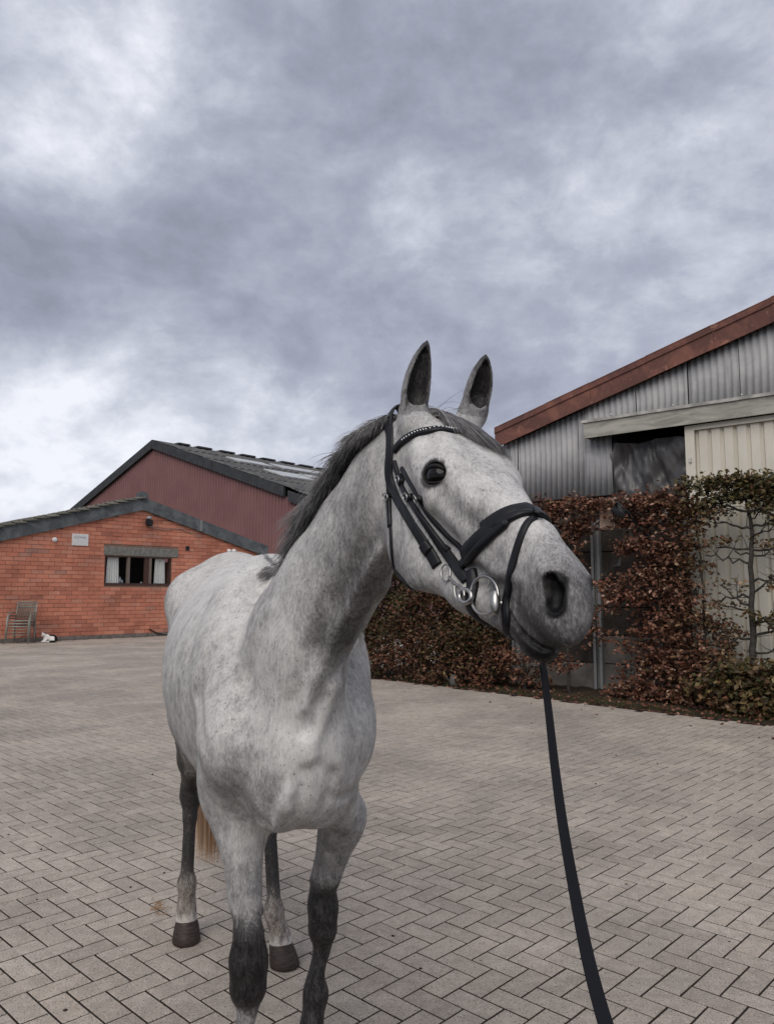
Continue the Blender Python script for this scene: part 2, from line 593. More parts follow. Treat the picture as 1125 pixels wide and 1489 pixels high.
# rusted steel edge of the roof, in overlapping lengths
rust = NT('rusted red steel', .8, .2)
_r1 = rust.noise(2.2, 6, .65, .8); _r2 = rust.noise(24, 5, .7); _r3 = rust.noise(7, 4, .6)
_rc = rust.mix(rust.mapr(_r1, .38, .62), (.125, .060, .050), (.225, .100, .076))
_rc = rust.mix(rust.math('MULTIPLY', rust.mapr(_r2, .55, .72), .6), _rc, (.085, .060, .055))
_rc = rust.mix(rust.math('MULTIPLY', rust.mapr(_r3, .60, .72), .7), _rc, (.38, .19, .135))
rust.color(_rc); rust.bump(_r2, .3, .004)
rust = rust.m
BW = .285
th = math.atan(slope)
px_cuts = [715, 800, 858, 945, 1035, 1125]
cuts = [sw(x, 640 - (x - 728) * .47)[0] for x in px_cuts]
cuts[0] = sL + .03
while cuts[-1] > S_APEX + 1.2: cuts.append(cuts[-1] - 1.9)
cuts.append(S_APEX)
for i, (a, b) in enumerate(zip(cuts[:-1], cuts[1:])):
    o = .145 + .012 * (i % 2)
    b2 = b - (.06 if i < len(cuts) - 2 else 0)
    mb = MB()
    for (lo, hi, d0, d1) in [(-.05, BW * .70, o - .02, o), (BW * .70, BW, o - .055, o + .018), (BW, BW + .014, -.10, o + .022)]:
        V = [S(s, roof_z(s) + z_, d) for s in (a, b2) for z_ in (lo, hi) for d in (d0, d1)]
        mb.add(V, [(0, 1, 3, 2), (4, 6, 7, 5), (0, 4, 5, 1), (2, 3, 7, 6), (0, 2, 6, 4), (1, 5, 7, 3)])
    part('roof_edge', mb.mesh('roof_edge'), rust, shed)

# roof slopes, far side wall and the dark room behind the opening
roofm = plain('old cement roof', (.14, .14, .145), .9, .1, nscale=6)
mb = MB()
DEP = 18.0
for s0_, s1_ in ((sL + .1, S_APEX), (S_APEX, S_APEX - 7.6)):
    V = [S(s, roof_z(s) + BW + d, o) for s in (s0_, s1_) for o in (.05, -DEP) for d in (-.05, -.005)]
    mb.add(V, [(0, 1, 3, 2), (4, 6, 7, 5), (0, 4, 5, 1), (2, 3, 7, 6), (0, 2, 6, 4), (1, 5, 7, 3)])
part('roof', mb.mesh('roof'), roofm, shed)
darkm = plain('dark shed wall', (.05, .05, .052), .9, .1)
mb = MB()
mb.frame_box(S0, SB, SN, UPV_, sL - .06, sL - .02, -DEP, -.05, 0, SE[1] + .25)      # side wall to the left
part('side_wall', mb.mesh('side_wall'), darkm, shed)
mb = MB()
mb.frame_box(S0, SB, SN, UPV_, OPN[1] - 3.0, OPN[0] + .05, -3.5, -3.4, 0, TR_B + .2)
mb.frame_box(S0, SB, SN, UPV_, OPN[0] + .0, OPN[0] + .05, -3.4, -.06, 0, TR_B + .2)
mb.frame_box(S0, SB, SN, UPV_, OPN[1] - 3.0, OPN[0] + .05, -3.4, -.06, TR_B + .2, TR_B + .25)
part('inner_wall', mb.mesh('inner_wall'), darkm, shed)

# cover of the door track: a boxed beam, pale along the top
bm_ = NT('weathered beam', .85, .2)
_w1 = bm_.noise(3, 5, .6, .8, bm_.scale(bm_.co(), (.5, .5, 3))); _w2 = bm_.noise(30, 5, .7)
_wc = bm_.mix(bm_.mapr(_w1, .35, .68), (.24, .235, .205), (.42, .405, .355))
bm_.color(bm_.mix(bm_.math('MULTIPLY', bm_.mapr(_w2, .58, .72), .5), _wc, (.60, .57, .50)))
bm_.bump(_w2, .3, .004)
s_a, s_b = sw(849, 625, .22)[0], S_APEX - 3
zt, zb = sw(852, 615, .24)[1], sw(852, 637, .24)[1]
mb = MB()
mb.frame_box(S0, SB, SN, UPV_, s_b, s_a, .215, .24, zb, zt)
mb.frame_box(S0, SB, SN, UPV_, s_a - .02, s_a - .003, .03, .213, zb + .01, zt - .002)
part('track_cover', mb.mesh('track_cover'), bm_.m, shed)
capm = plain('pale zinc flashing', (.40, .39, .36), .6, .3, nscale=5, var=.35)
mb = MB(); mb.frame_box(S0, SB, SN, UPV_, s_b, s_a + .03, .0, .262, zt + .001, zt + .045)
part('flashing', mb.mesh('flashing'), capm, shed)
# fixings in the sheets over the flashing
boltm = plain('bolt cap', (.55, .53, .50), .5, .3)
mb0 = MB().tube([(0, 0, 0), (0, -.016, 0)], [.016, .009], 8).mesh('bolt')
mb0.materials.append(boltm)
for k in range(7):
    s = top_edges[0] - .45 - k * .95
    o = bpy.data.objects.new('bolt', mb0); COL.objects.link(o); o.parent = shed
    o.location = S(s, zt + .12, .045) - np.array(shed.location); o.rotation_euler = (0, 0, math.atan2(SN[1], SN[0]) + math.pi / 2)

# the sliding door: cream trapezoid sheets in a frame
dm = NT('cream painted sheet', .5, .35)
_d1 = dm.noise(4, 5, .6, .5, dm.scale(dm.co(), (1, 1, .25))); _d2 = dm.noise(45, 4, .65)
dm.color(dm.mix(dm.mapr(_d1, .3, .75), (.70, .66, .56), (.60, .565, .48)))
dm.bump(_d2, .08, .002)
d0, d1 = OPN[1] + .02, OPN[1] - 5.2
zt_d = sw(1003, 620, .1)[1]; zb_d = .05
root_d = thing('sliding_door', 'cream ribbed sliding door hung on the grey shed beside the dark opening', 'door', S(d0, 0, .1))
frame = MB(); frame.frame_box(S0, SB, SN, UPV_, d0 - .13, d0, .065, .150, zb_d, zt_d)
part('stile', frame.mesh('stile'), dm.m, root_d)
frame = MB(); frame.frame_box(S0, SB, SN, UPV_, d1, d0 - .133, .066, .152, zt_d - .07, zt_d)
part('top_rail', frame.mesh('top_rail'), dm.m, root_d)
RIBW = .172
k = 0
s = d0 - .135
while s > d1:
    w = RIBW
    prof = [(0, .090), (.018, .068), (.030, .068), (.050, .108), (w - .012, .110), (w, .090)]
    V, F = [], []
    for ds, o in prof:
        for z_ in (zb_d, zt_d - .075):
            V.append(S(s - ds, z_, o))
    n = len(prof)
    for i in range(n - 1): F.append((2 * i, 2 * i + 1, 2 * i + 3, 2 * i + 2))
    part('door_rib', MB().add(V, F).mesh('door_rib'), dm.m, root_d)
    s -= w; k += 1
mb = MB(); mb.frame_box(S0, SB, SN, UPV_, d0 - .085, d0 - .055, .150, .175, 2.75 + .6, 2.82 + .6)
part('handle', mb.mesh('handle'), boltm, root_d)

# tarpaulin hung in the opening
tm = NT('black tarpaulin', .38, .4)
_t = tm.noise(3, 4, .6); tm.color(tm.mix(_t, (.040, .042, .048), (.150, .140, .132))); tm.bump(tm.noise(30, 4, .6, .5), .25, .01)
n_, m_ = 60, 44
V = []
from mathutils import noise as mnoise
t0, t1 = OPN[0] + .03, OPN[1] - .05
z0_, z1_ = 1.9, sw(940, 640, -.16)[1]
for j in range(m_ + 1):
    for i in range(n_ + 1):
        u_, v_ = i / n_, j / m_
        s = t0 + (t1 - t0) * u_
        sag = .035 * (math.sin(u_ * 5.2) ** 2) * v_ + (.10 * max(0, (u_ - .86) / .14) * v_)
        z_ = z0_ + (z1_ - z0_) * v_ - sag
        q = Vector((u_ * 3.1 + v_ * 1.2, v_ * 1.8 - u_ * 1.5, 0))
        f = mnoise.noise(q * 1.6) * .11 + abs(mnoise.noise(q * 3.1 + Vector((5, 1, 2)))) * -.09 + abs(mnoise.noise(Vector((u_ * 9 + v_ * 4, v_ * 1.5, 3)))) * .06
        k1 = abs(((u_ * 2.2 + v_ * 1.1) % 1.0) - .5) * 2; k2 = abs(((u_ * 1.3 - v_ * 1.7 + .3) % 1.0) - .5) * 2
        f += .10 * k1 ** 1.5 * (1 - v_ * .4) - .09 * k2 ** 2 + .05 * abs(mnoise.noise(Vector((u_ * 7 - v_ * 5, v_ * 4, 8))))
        f += -.10 * math.exp(-((u_ - .45 - .5 * (1 - v_)) / .05) ** 2)
        V.append(S(s, z_, -.09 + f * .9))
F = [(j * (n_ + 1) + i, j * (n_ + 1) + i + 1, (j + 1) * (n_ + 1) + i + 1, (j + 1) * (n_ + 1) + i) for j in range(m_) for i in range(n_)]
tarp = MB().add(V, F).build('tarpaulin', tm.m, smooth=True)
tag(tarp, 'crumpled black tarpaulin hanging in the dark opening of the grey shed', 'tarpaulin')

# lower wall: concrete slabs dropped between galvanised posts
slabm = NT('shade-darkened brown concrete slab', .92, .12)
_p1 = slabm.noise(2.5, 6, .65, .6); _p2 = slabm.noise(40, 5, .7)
_pc = slabm.mix(slabm.mapr(_p1, .35, .7), (.034, .028, .024), (.082, .070, .060))  # dark brown slab, with the shade behind the plants put into its colour
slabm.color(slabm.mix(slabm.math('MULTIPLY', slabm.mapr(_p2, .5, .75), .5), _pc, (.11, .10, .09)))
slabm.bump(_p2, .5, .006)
palem = plain('grey concrete slab', (.155, .142, .126), .92, .12, nscale=4, var=.3)
galv = NT('galvanised steel', .55, .35, .2)
_gz = galv.voro(28, 'F1', None, 'Color'); galv.color(galv.mix(galv.noise(12, 4, .6), (.20, .205, .205), (.32, .32, .315)))
galv = galv.m
posts = [sw(872, 980)[0], sw(1010, 960)[0]]
posts = [posts[0] + 2 * (posts[0] - posts[1]), posts[0] + (posts[0] - posts[1])] + posts
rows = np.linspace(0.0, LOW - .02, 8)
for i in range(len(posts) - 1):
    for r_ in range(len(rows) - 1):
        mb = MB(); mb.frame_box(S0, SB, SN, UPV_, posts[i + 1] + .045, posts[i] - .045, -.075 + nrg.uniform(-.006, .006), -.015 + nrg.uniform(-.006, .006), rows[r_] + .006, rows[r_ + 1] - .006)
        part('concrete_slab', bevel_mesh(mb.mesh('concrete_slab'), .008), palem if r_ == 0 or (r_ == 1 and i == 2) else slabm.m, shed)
for i, s in enumerate(posts):
    mb = MB()
    for lo, hi, o0, o1 in ((s - .07, s - .058, -.10, .055), (s + .058, s + .07, -.10, .055), (s - .057, s + .057, -.030, -.018), (s - .07, s - .028, .056, .064), (s + .028, s + .07, .056, .064)):
        mb.frame_box(S0, SB, SN, UPV_, lo, hi, o0, o1, 0, (2.62 if i != 3 else 3.0))
    part('steel_post', mb.mesh('steel_post'), galv, shed)
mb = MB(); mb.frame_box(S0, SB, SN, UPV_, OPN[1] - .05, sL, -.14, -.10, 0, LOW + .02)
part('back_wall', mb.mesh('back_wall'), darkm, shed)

# ================================================================== BRICK STABLE
UP = np.array([0, 0, 1.0])


def hw(px, py, out=0.0):
    q = on_plane(px, py, H0, HN, out)
    return (q - H0) @ HA, q[2]


def Hf(s, z, out=0.0): return H0 + HA * s + UP * z + HN * out


house = thing('brick_stable', 'low red brick stable with grey gable boards and a three pane window', 'building', Hf(0, 0))
AP = hw(207, 741)
RE = hw(378, 806)
LE0 = hw(0, 786)
slR = (RE[1] - AP[1]) / (RE[0] - AP[0]); slL = (AP[1] - LE0[1]) / (AP[0] - LE0[0])
s_left = AP[0] - (AP[1] - 2.35) / slL
s_right = RE[0] + .1


def gz(s): return AP[1] + (slL * (s - AP[0]) if s < AP[0] else slR * (s - AP[0]))


win = [hw(153, 808), hw(248.5, 853)]
WS0, WS1, WZ0, WZ1 = win[0][0], win[1][0], hw(152, 851)[1], hw(200, 810)[1]
mort = plain('mortar', (.24, .165, .13), .95, .1, nscale=14)
# backing wall with the window opening left out
mb = MB()
cols = [s_left, WS0, WS1, s_right]
def wallpoly(s0, s1, z0, ztop):
    pts = [s0] + ([AP[0]] if s0 < AP[0] < s1 else []) + [s1]
    for a, b in zip(pts[:-1], pts[1:]):
        za, zb_ = ztop(a), ztop(b)
        V = [Hf(a, z0, 0), Hf(b, z0, 0), Hf(b, zb_, 0), Hf(a, za, 0), Hf(a, z0, -.25), Hf(b, z0, -.25), Hf(b, zb_, -.25), Hf(a, za, -.25)]
        mb.add(V, [(0, 1, 2, 3), (5, 4, 7, 6), (0, 4, 5, 1), (3, 2, 6, 7), (0, 3, 7, 4), (1, 5, 6, 2)])
wallpoly(s_left, WS0, 0, gz); wallpoly(WS1, s_right, 0, gz)
wallpoly(WS0, WS1, 0, lambda s: WZ0); 
pts_ = [WS0] + ([AP[0]] if WS0 < AP[0] < WS1 else []) + [WS1]
for a, b in zip(pts_[:-1], pts_[1:]):
    V = [Hf(a, WZ1, 0), Hf(b, WZ1, 0), Hf(b, gz(b), 0), Hf(a, gz(a), 0), Hf(a, WZ1, -.25), Hf(b, WZ1, -.25), Hf(b, gz(b), -.25), Hf(a, gz(a), -.25)]
    mb.add(V, [(0, 1, 2, 3), (5, 4, 7, 6), (0, 4, 5, 1), (3, 2, 6, 7), (0, 3, 7, 4), (1, 5, 6, 2)])
part('wall', mb.mesh('wall'), mort, house)


def brick_material(name, single):
    m = NT(name, .88, .2)
    rnd = m.rand() if single else m.attr('rnd')
    c = m.ramp(rnd, [(0, (.42, .175, .120)), (.15, (.53, .205, .135)), (.45, (.59, .235, .152)), (.75, (.63, .270, .178)), (.93, (.58, .27, .19)), (.985, (.50, .24, .175)), (1, (.40, .22, .17))])
    co = m.N.new('ShaderNodeNewGeometry').outputs['Position']
    n1 = m.noise(1.1, 6, .6, .4, co); n2 = m.noise(26, 5, .7, 0, co)
    c = m.mix(m.mapr(n1, .32, .68), m.mix(1.0, c, (.84, .82, .82), 'MULTIPLY'), m.mix(1.0, c, (1.12, 1.08, 1.05), 'MULTIPLY'))
    c = m.mix(m.math('MULTIPLY', m.mapr(n2, .52, .72), .35), c, (.17, .075, .055))
    m.color(c); m.bump(n2, .4, .006)
    return m.m


BL, BH = .372, .131                                        # brick with its joint, along and up
bmat1, bmat2 = brick_material('red brick', True), brick_material('red bricks', False)
singles, rest = [], []
ncourse = int((AP[1] + .2) / BH) + 1
lint = (hw(151, 800)[0], hw(259, 800)[0], hw(200, 809)[1], hw(200, 797)[1])
SILL = .12
brng = np.random.default_rng(11)
for r_ in range(ncourse):
    z0_, z1_ = SILL + r_ * BH + .006, SILL + (r_ + 1) * BH - .006
    off = (.5 if r_ % 2 else 0) * BL + brng.normal() * .012
    s = s_left + off - BL
    while s < s_right:
        a, b = s + .006, s + BL - .006
        s += BL
        a, b = max(a, s_left), min(b, s_right)
        if b - a < .05: continue
        spans = [(a, b)]
        for (o0, o1, oz0, oz1) in ((WS0 - .01, WS1 + .01, WZ0 - .02, WZ1 + .02), (lint[0], lint[1], lint[2], lint[3])):
            if z1_ > oz0 and z0_ < oz1:
                spans = [q for (u_, v_) in spans for q in ((u_, min(v_, o0)), (max(u_, o1), v_)) if q[1] - q[0] > .04]
        for a_, b_ in spans:
            mid_ = (a_ + b_) / 2
            if z0_ > min(gz(a_), gz(b_)) + .02 and z0_ > gz(mid_) - .05: continue
            p = Hf(mid_, (z0_ + z1_) / 2)
            d = p[1]
            px_ = CX + F_PX * p[0] / d
            vis = (px_ > -6) and (px_ < 382) and not (px_ > 252 and p[2] < 1.4)
            rest.append((a_, b_, z0_, z1_, brng.normal() * .004, vis, d))
order = sorted(range(len(rest)), key=lambda i: (not rest[i][5], rest[i][6]))
pick = set(order[:300])
cache = {}
HR_ = math.atan2(HA[1], HA[0])
hl = np.array(house.location)
mbr, rn, nfaces = MB(), [], 0
for i, (a, b, z0_, z1_, pr, vis, d) in enumerate(rest):
    if i in pick:
        key = (round(b - a, 3), )
        if key not in cache:
            mb = MB(); mb.box((0, 0, 0), (b - a, .05, BH - .012))
            me = mb.mesh('brick'); me.materials.append(bmat1); cache[key] = me
        o = bpy.data.objects.new('brick', cache[key]); COL.objects.link(o); o.parent = house
        o.location = Hf((a + b) / 2, (z0_ + z1_) / 2, -.010 + pr) - hl
        o.rotation_euler = (0, 0, HR_)
    else:
        mbr.frame_box(H0, HA, HN, UP, a, b, -.03, .015 + pr, z0_, z1_)
        rn += [brng.random()] * 6
me = mbr.mesh('bricks'); set_attr(me, 'rnd', rn, 'FACE')
o = part('bricks', me, bmat2, house); o['kind'] = 'stuff'
plinth = plain('plinth concrete', (.20, .17, .15), .95, .1, nscale=8, var=.3)
mb = MB(); mb.frame_box(H0, HA, HN, UP, s_left, s_right, 0, .035, 0, SILL)
part('plinth', mb.mesh('plinth'), plinth, house)

# gable boards, grey slate-like boarding on both verges
brd = NT('grey gable board', .85, .2)
_b1 = brd.noise(3, 5, .65, .6); _b2 = brd.noise(36, 4, .7)
brd.color(brd.mix(brd.math('MULTIPLY', brd.mapr(_b2, .58, .72), .4), brd.mix(brd.mapr(_b1, .35, .7), (.085, .095, .10), (.165, .178, .18)), (.33, .33, .31)))
brd.bump(_b2, .3, .01)
dL = (LE0[1] - hw(0, 767)[1]); BHGT = abs(hw(150, 757)[1] - hw(150, 739)[1])
joints_l = [AP[0], AP[0] - 2.4, AP[0] - 4.9, s_left - .35]
for a, b in zip(joints_l[:-1], joints_l[1:]):
    V = [Hf(s, gz(s) + z_, o) for s in (a, b + .008) for z_ in (-.02, BHGT) for o in (.055, .11)]
    part('gable_board', MB().add(V, [(0, 1, 3, 2), (4, 6, 7, 5), (0, 4, 5, 1), (2, 3, 7, 6), (0, 2, 6, 4), (1, 5, 7, 3)]).mesh('gable_board'), brd.m, house)
sj = hw(290, 772)[0]
for a, b in ((AP[0], sj), (sj, s_right + .2)):
    V = [Hf(s, gz(s) + z_, o) for s in (a + .006, b) for z_ in (-.02, BHGT) for o in (.055, .11)]
    part('gable_board', MB().add(V, [(0, 1, 3, 2), (4, 6, 7, 5), (0, 4, 5, 1), (2, 3, 7, 6), (0, 2, 6, 4), (1, 5, 7, 3)]).mesh('gable_board'), brd.m, house)
mb = MB(); mb.frame_box(Hf(sj, gz(sj)), HA, HN, UP, -.05, .05, .112, .125, 0, BHGT - .01)
part('joint_cover', mb.mesh('joint_cover'), galv, house)
mb = MB(); mb.frame_box(Hf(AP[0], AP[1]), HA, HN, UP, -.17, .17, -.2, .14, BHGT - .14, BHGT + .20)
mb2 = bevel_mesh(mb.mesh('ridge_cap'), .06, 2)
part('ridge_cap', mb2, brd.m, house)

# roof: slabs with rows of rough tiles on the slope that shows
tile = NT('mossy roof tile', .92, .15)
_t1 = tile.noise(9, 5, .65); _t2 = tile.noise(50, 4, .7)
tile.color(tile.mix(tile.mapr(_t1, .4, .66), tile.mix(tile.rand(), (.115, .108, .100), (.20, .185, .17)), (.115, .115, .060)))
tile.bump(_t2, .6, .01)
RB = -HN                                                    # back from the gable
mb = MB()
for s0_, s1_ in ((AP[0], s_left - .35), (AP[0], s_right + .25)):
    V = [H0 + HA * s + UP * (gz(s) + BHGT + d) + RB * r_ for s in (s0_, s1_) for r_ in (-.10, 11.0) for d in (-.10, -.01)]
    mb.add(V, [(0, 1, 3, 2), (4, 6, 7, 5), (0, 4, 5, 1), (2, 3, 7, 6), (0, 2, 6, 4), (1, 5, 7, 3)])
part('roof', mb.mesh('roof'), tile.m, house)
lenL = math.hypot(AP[0] - s_left + .35, slL * (AP[0] - s_left + .35))
nrow = int(lenL / .33)
tmesh = {}
for rr in range(5):
    for i in range(nrow):
        if rr > 3 and i % 1: continue
        s = AP[0] - (i + .5) * (AP[0] - s_left + .35) / nrow
        c = H0 + HA * s + UP * (gz(s) + BHGT + .035) + RB * (-.02 + rr * .34)
        k = (i + rr) % 3
        if k not in tmesh:
            mb = MB()
            n = 6
            V = []
            for q in range(n + 1):
                y_ = -.17 + .34 * q / n
                h_ = .045 * math.sin(math.pi * q / n) + .012 * math.sin(3 * q + k)
                for x_ in (-.19, .19): V += [(x_, y_, h_ + (.035 if x_ > 0 else 0) * -1), (x_, y_, h_ - .03 + (.035 if x_ > 0 else 0) * -1)]
            F = []
            for q in range(n):
                a = q * 4
                F += [(a, a + 4, a + 6, a + 2), (a + 1, a + 3, a + 7, a + 5), (a, a + 1, a + 5, a + 4), (a + 2, a + 6, a + 7, a + 3)]
            F += [(0, 2, 3, 1), (n * 4, n * 4 + 1, n * 4 + 3, n * 4 + 2)]
            tmesh[k] = mb.add(V, F).mesh('roof_tile'); tmesh[k].materials.append(tile.m)
        o = bpy.data.objects.new('roof_tile', tmesh[k]); COL.objects.link(o); o.parent = house
        o.location = c - hl
        o.rotation_euler = (Matrix.Rotation(HR_, 3, 'Z') @ Matrix.Rotation(-math.atan(slL) + .05 + brng.normal() * .02, 3, 'Y')).to_euler()
# side and back walls keep it a closed building
mb = MB()
mb.frame_box(H0, HA, HN, UP, s_left, s_left + .2, -11, -.27, 0, gz(s_left)); mb.frame_box(H0, HA, HN, UP, s_right - .2, s_right, -11, -.27, 0, gz(s_right) - .1)
part('side_wall', mb.mesh('side_wall'), bmat1, house)

# window: lintel, frame, three lights, curtains
conc = plain('grey concrete lintel', (.21, .205, .185), .92, .1, nscale=10, var=.25)
mb = MB(); mb.frame_box(H0, HA, HN, UP, lint[0], lint[1], -.05, .035, lint[2] + .004, lint[3])
part('lintel', bevel_mesh(mb.mesh('lintel'), .012), conc, house)
wf = plain('dark brown window frame', (.075, .038, .030), .6, .3, nscale=20)
wp = plain('grey brown mullion', (.17, .135, .115), .7, .3, nscale=20)
mb = MB()
fz0, fz1 = WZ0, lint[2]
mb.frame_box(H0, HA, HN, UP, WS0, WS1, -.12, .02, fz0, fz0 + .07)
mb.frame_box(H0, HA, HN, UP, WS0, WS1, -.12, -.02, fz1 - .045, fz1)
mb.frame_box(H0, HA, HN, UP, WS0, WS0 + .05, -.12, -.02, fz0 + .07, fz1 - .045)
mb.frame_box(H0, HA, HN, UP, WS1 - .05, WS1, -.12, -.02, fz0 + .07, fz1 - .045)
window = part('window', mb.mesh('window'), wf, house)
m1, m2 = hw(187.5, 830)[0], hw(219, 830)[0]
for q in (m1, m2):
    mb = MB(); mb.frame_box(H0, HA, HN, UP, q - .045, q + .045, -.11, -.005, fz0 + .071, fz1 - .046)
    part('mullion', mb.mesh('mullion'), wp, house, window)
mb = MB(); mb.frame_box(H0, HA, HN, UP, m2 - .21, m2 - .046, -.10, -.03, fz0 + .072, fz1 - .047)
part('sash', mb.mesh('sash'), wf, house, window)
glass = NT('window glass', .03, .5)
_tr = glass.N.new('ShaderNodeBsdfTransparent'); _tr.inputs[0].default_value = (.97, .98, .98, 1)
_gl = glass.N.new('ShaderNodeBsdfGlossy'); _gl.inputs['Roughness'].default_value = .03
_mx = glass.N.new('ShaderNodeMixShader')
_mx.inputs[0].default_value = .06; glass.L.new(_tr.outputs[0], _mx.inputs[1]); glass.L.new(_gl.outputs[0], _mx.inputs[2])
glass.L.new(_mx.outputs[0], glass.N['Material Output'].inputs[0])
for a, b in ((WS0 + .05, m1 - .046), (m1 + .046, m2 - .21), (m2 + .046, WS1 - .05)):
    mb = MB(); mb.frame_box(H0, HA, HN, UP, a, b, -.075, -.070, fz0 + .072, fz1 - .047)
    part('pane', mb.mesh('pane'), glass.m, house, window)
cur = plain('white net curtain', (.82, .81, .78), .9, .1, nscale=30, var=.08)
for a, b in ((hw(157, 830)[0], hw(176, 830)[0]), (hw(227, 830)[0], hw(243, 830)[0])):
    V, F = [], []
    n = 40
    for i in range(n + 1):
        t = i / n
        for z_, k in ((fz0 + .08, 1.0), ((fz0 + fz1) / 2, .94), (fz1 - .05, .86)):
            s = a + (b - a) * (.5 + (t - .5) * k)
            V.append(Hf(s, z_, -.135 + .022 * math.sin(t * 34) + .01 * math.sin(t * 11)))
    for i in range(n):
        for j in (0, 1):
            q = i * 3 + j; F.append((q, q + 3, q + 4, q + 1))
    part('curtain', MB().add(V, F).mesh('curtain', True), cur, house, window)
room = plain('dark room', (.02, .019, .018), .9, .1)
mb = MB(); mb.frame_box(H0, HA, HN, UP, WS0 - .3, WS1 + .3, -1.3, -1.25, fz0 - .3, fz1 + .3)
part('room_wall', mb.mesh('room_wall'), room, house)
# things on the inner sill
pot = plain('glass jar', (.30, .33, .34), .2, .5)
for i, (x, hgt) in enumerate(((178, .22), (181, .12), (209, .06))):
    s = hw(x, 840)[0]
    b_ = Hf(s, fz0 + .072, -.15)
    mb = MB().tube([b_, b_ + UP * hgt * .6, b_ + UP * hgt * .75, b_ + UP * hgt], [.045, .045, .02, .02], 10)
    o = mb.build('bottle', pot, smooth=True)
    tag(o, ['tall glass bottle on the window sill beside the left curtain', 'short glass bottle on the window sill next to the tall one', 'low pale jar on the sill behind the middle pane'][i], 'bottle')

# fittings on the brick wall
white = plain('white enamel', (.72, .71, .69), .5, .3, nscale=18, var=.10)
ink = plain('worn grey lettering', (.42, .44, .47), .7, .2)
sg = thing('sign', 'white wall plate with worn grey line of lettering on the brick gable', 'sign', Hf(*hw(116, 785)))
a, b = hw(104, 793), hw(128.5, 777)
mb = MB(); mb.frame_box(H0, HA, HN, UP, a[0], b[0], .018, .045, a[1], b[1]); part('plate', bevel_mesh(mb.mesh('plate'), .006), white, sg)
mb = MB()
for i in range(11):
    s = a[0] + (b[0] - a[0]) * (.12 + .07 * i)
    mb.frame_box(H0, HA, HN, UP, s, s + (b[0] - a[0]) * brng.uniform(.03, .055), .0455, .047, a[1] + (b[1] - a[1]) * .62, a[1] + (b[1] - a[1]) * brng.uniform(.74, .82))
part('lettering', mb.mesh('lettering'), ink, sg)['kind'] = 'stuff'
c = hw(79, 785)
mb = MB().tube([Hf(*c, .012), Hf(*c, .05), Hf(*c, .10), Hf(*c, .125)], [.07, .085, .07, .03], 14)
tag(mb.build('wall_sensor', white, smooth=True), 'round white sensor on the brick gable left of the sign', 'sensor')
blackm = plain('black plastic', (.02, .02, .022), .5, .3)
lamp = thing('flood_lamp', 'small dark flood lamp with cable under the gable peak', 'lamp', Hf(*hw(214, 760)))
c = hw(214, 761); 
mb = MB(); mb.frame_box(Hf(*c), HA, HN, UP, -.11, .11, .06, .24, -.10, .12); part('housing', bevel_mesh(mb.mesh('housing'), .03, 2), blackm, lamp)
mb = MB().tube([Hf(c[0], c[1] + .14, .14), Hf(c[0], c[1] + .20, .14), Hf(c[0], c[1] + .24, .14)], [.09, .09, .05], 12); part('lamp_head', mb.mesh('lamp_head', True), plain('grey glass', (.30, .31, .32), .2, .5), lamp)
mb = MB(); mb.frame_box(Hf(*c), HA, HN, UP, -.03, .03, .015, .06, -.03, .05); part('bracket', mb.mesh('bracket'), blackm, lamp)
cabm = plain('pale cable', (.36, .30, .26), .6, .2)
q = [Hf(*hw(x, y, .03), .035) for x, y in ((216, 764), (224, 768), (240, 770), (262, 769), (280, 776))]
part('cable', MB().tube(q, .012, 6).mesh('cable'), cabm, lamp)
c = hw(272.5, 797.5); mb = MB(); mb.frame_box(Hf(*c), HA, HN, UP, -.075, .06, .017, .05, -.07, .08)
tag(bevel_mesh_obj := mb.build('vent', blackm), 'small black vent in the bricks right of the window', 'vent')
for i, (x, y) in enumerate(((330, 801), (337, 801))):
    c = hw(x, y); p0, p1 = Hf(*c, .02), Hf(*c, .16)
    l = thing('security_light', ['white security light under the right eave, nearer the peak', 'white security light under the right eave, nearer the corner'][i], 'light', p0, group='pair of white security lights')
    part('arm', MB().tube([p0, Hf(c[0], c[1] - .02, .10)], .02, 6).mesh('arm'), galv, l)
    part('lamp_shade', MB().tube([Hf(c[0], c[1] + .03, .05), Hf(c[0], c[1], .12), Hf(c[0], c[1] - .05, .22)], [.035, .075, .085], 12).mesh('lamp_shade', True), white, l)
q = [Hf(hw(x, 925)[0], z_, o) for x, z_, o in ((216, .25, .03), (226, .12, .06), (240, .03, .12), (262, .02, .2))]
tag(MB().tube(q, .022, 6).build('ground_cable', blackm), 'black cable lying along the foot of the brick wall', 'cable')

# ================================================================== RED RIDING HALL BEHIND
RBx = nz(np.array([-1363.0, 1118.0, 0])); RN = np.array([-RBx[1], -(-RBx[0]), 0]); RN = np.array([-RBx[1], RBx[0], 0])
RN = RN if RN[1] < 0 else -RN
_r = ray(225, 862); R0 = np.array([_r[0] / _r[1] * 48, 48.0, 0])


def rw(px, py, out=0.0):
    q = on_plane(px, py, R0, RN, out)
    return (q - R0) @ RBx, q[2]


def Rf(s, z, out=0.0): return R0 + RBx * s + UP * z + RN * out


hall = thing('riding_hall', 'big dark red clad riding hall with grey roof and skylights behind the brick stable', 'building', R0)
RA = rw(225, 652); RL = rw(105, 752); RRt = rw(430, 727)
slr = (RRt[1] - RA[1]) / (RRt[0] - RA[0]); sll = (RL[1] - RA[1]) / (RL[0] - RA[0])
s_l, s_r = RL[0] + 1.5, RRt[0] - 2.2


def rz(s): return RA[1] + (sll if s > RA[0] else slr) * (s - RA[0])


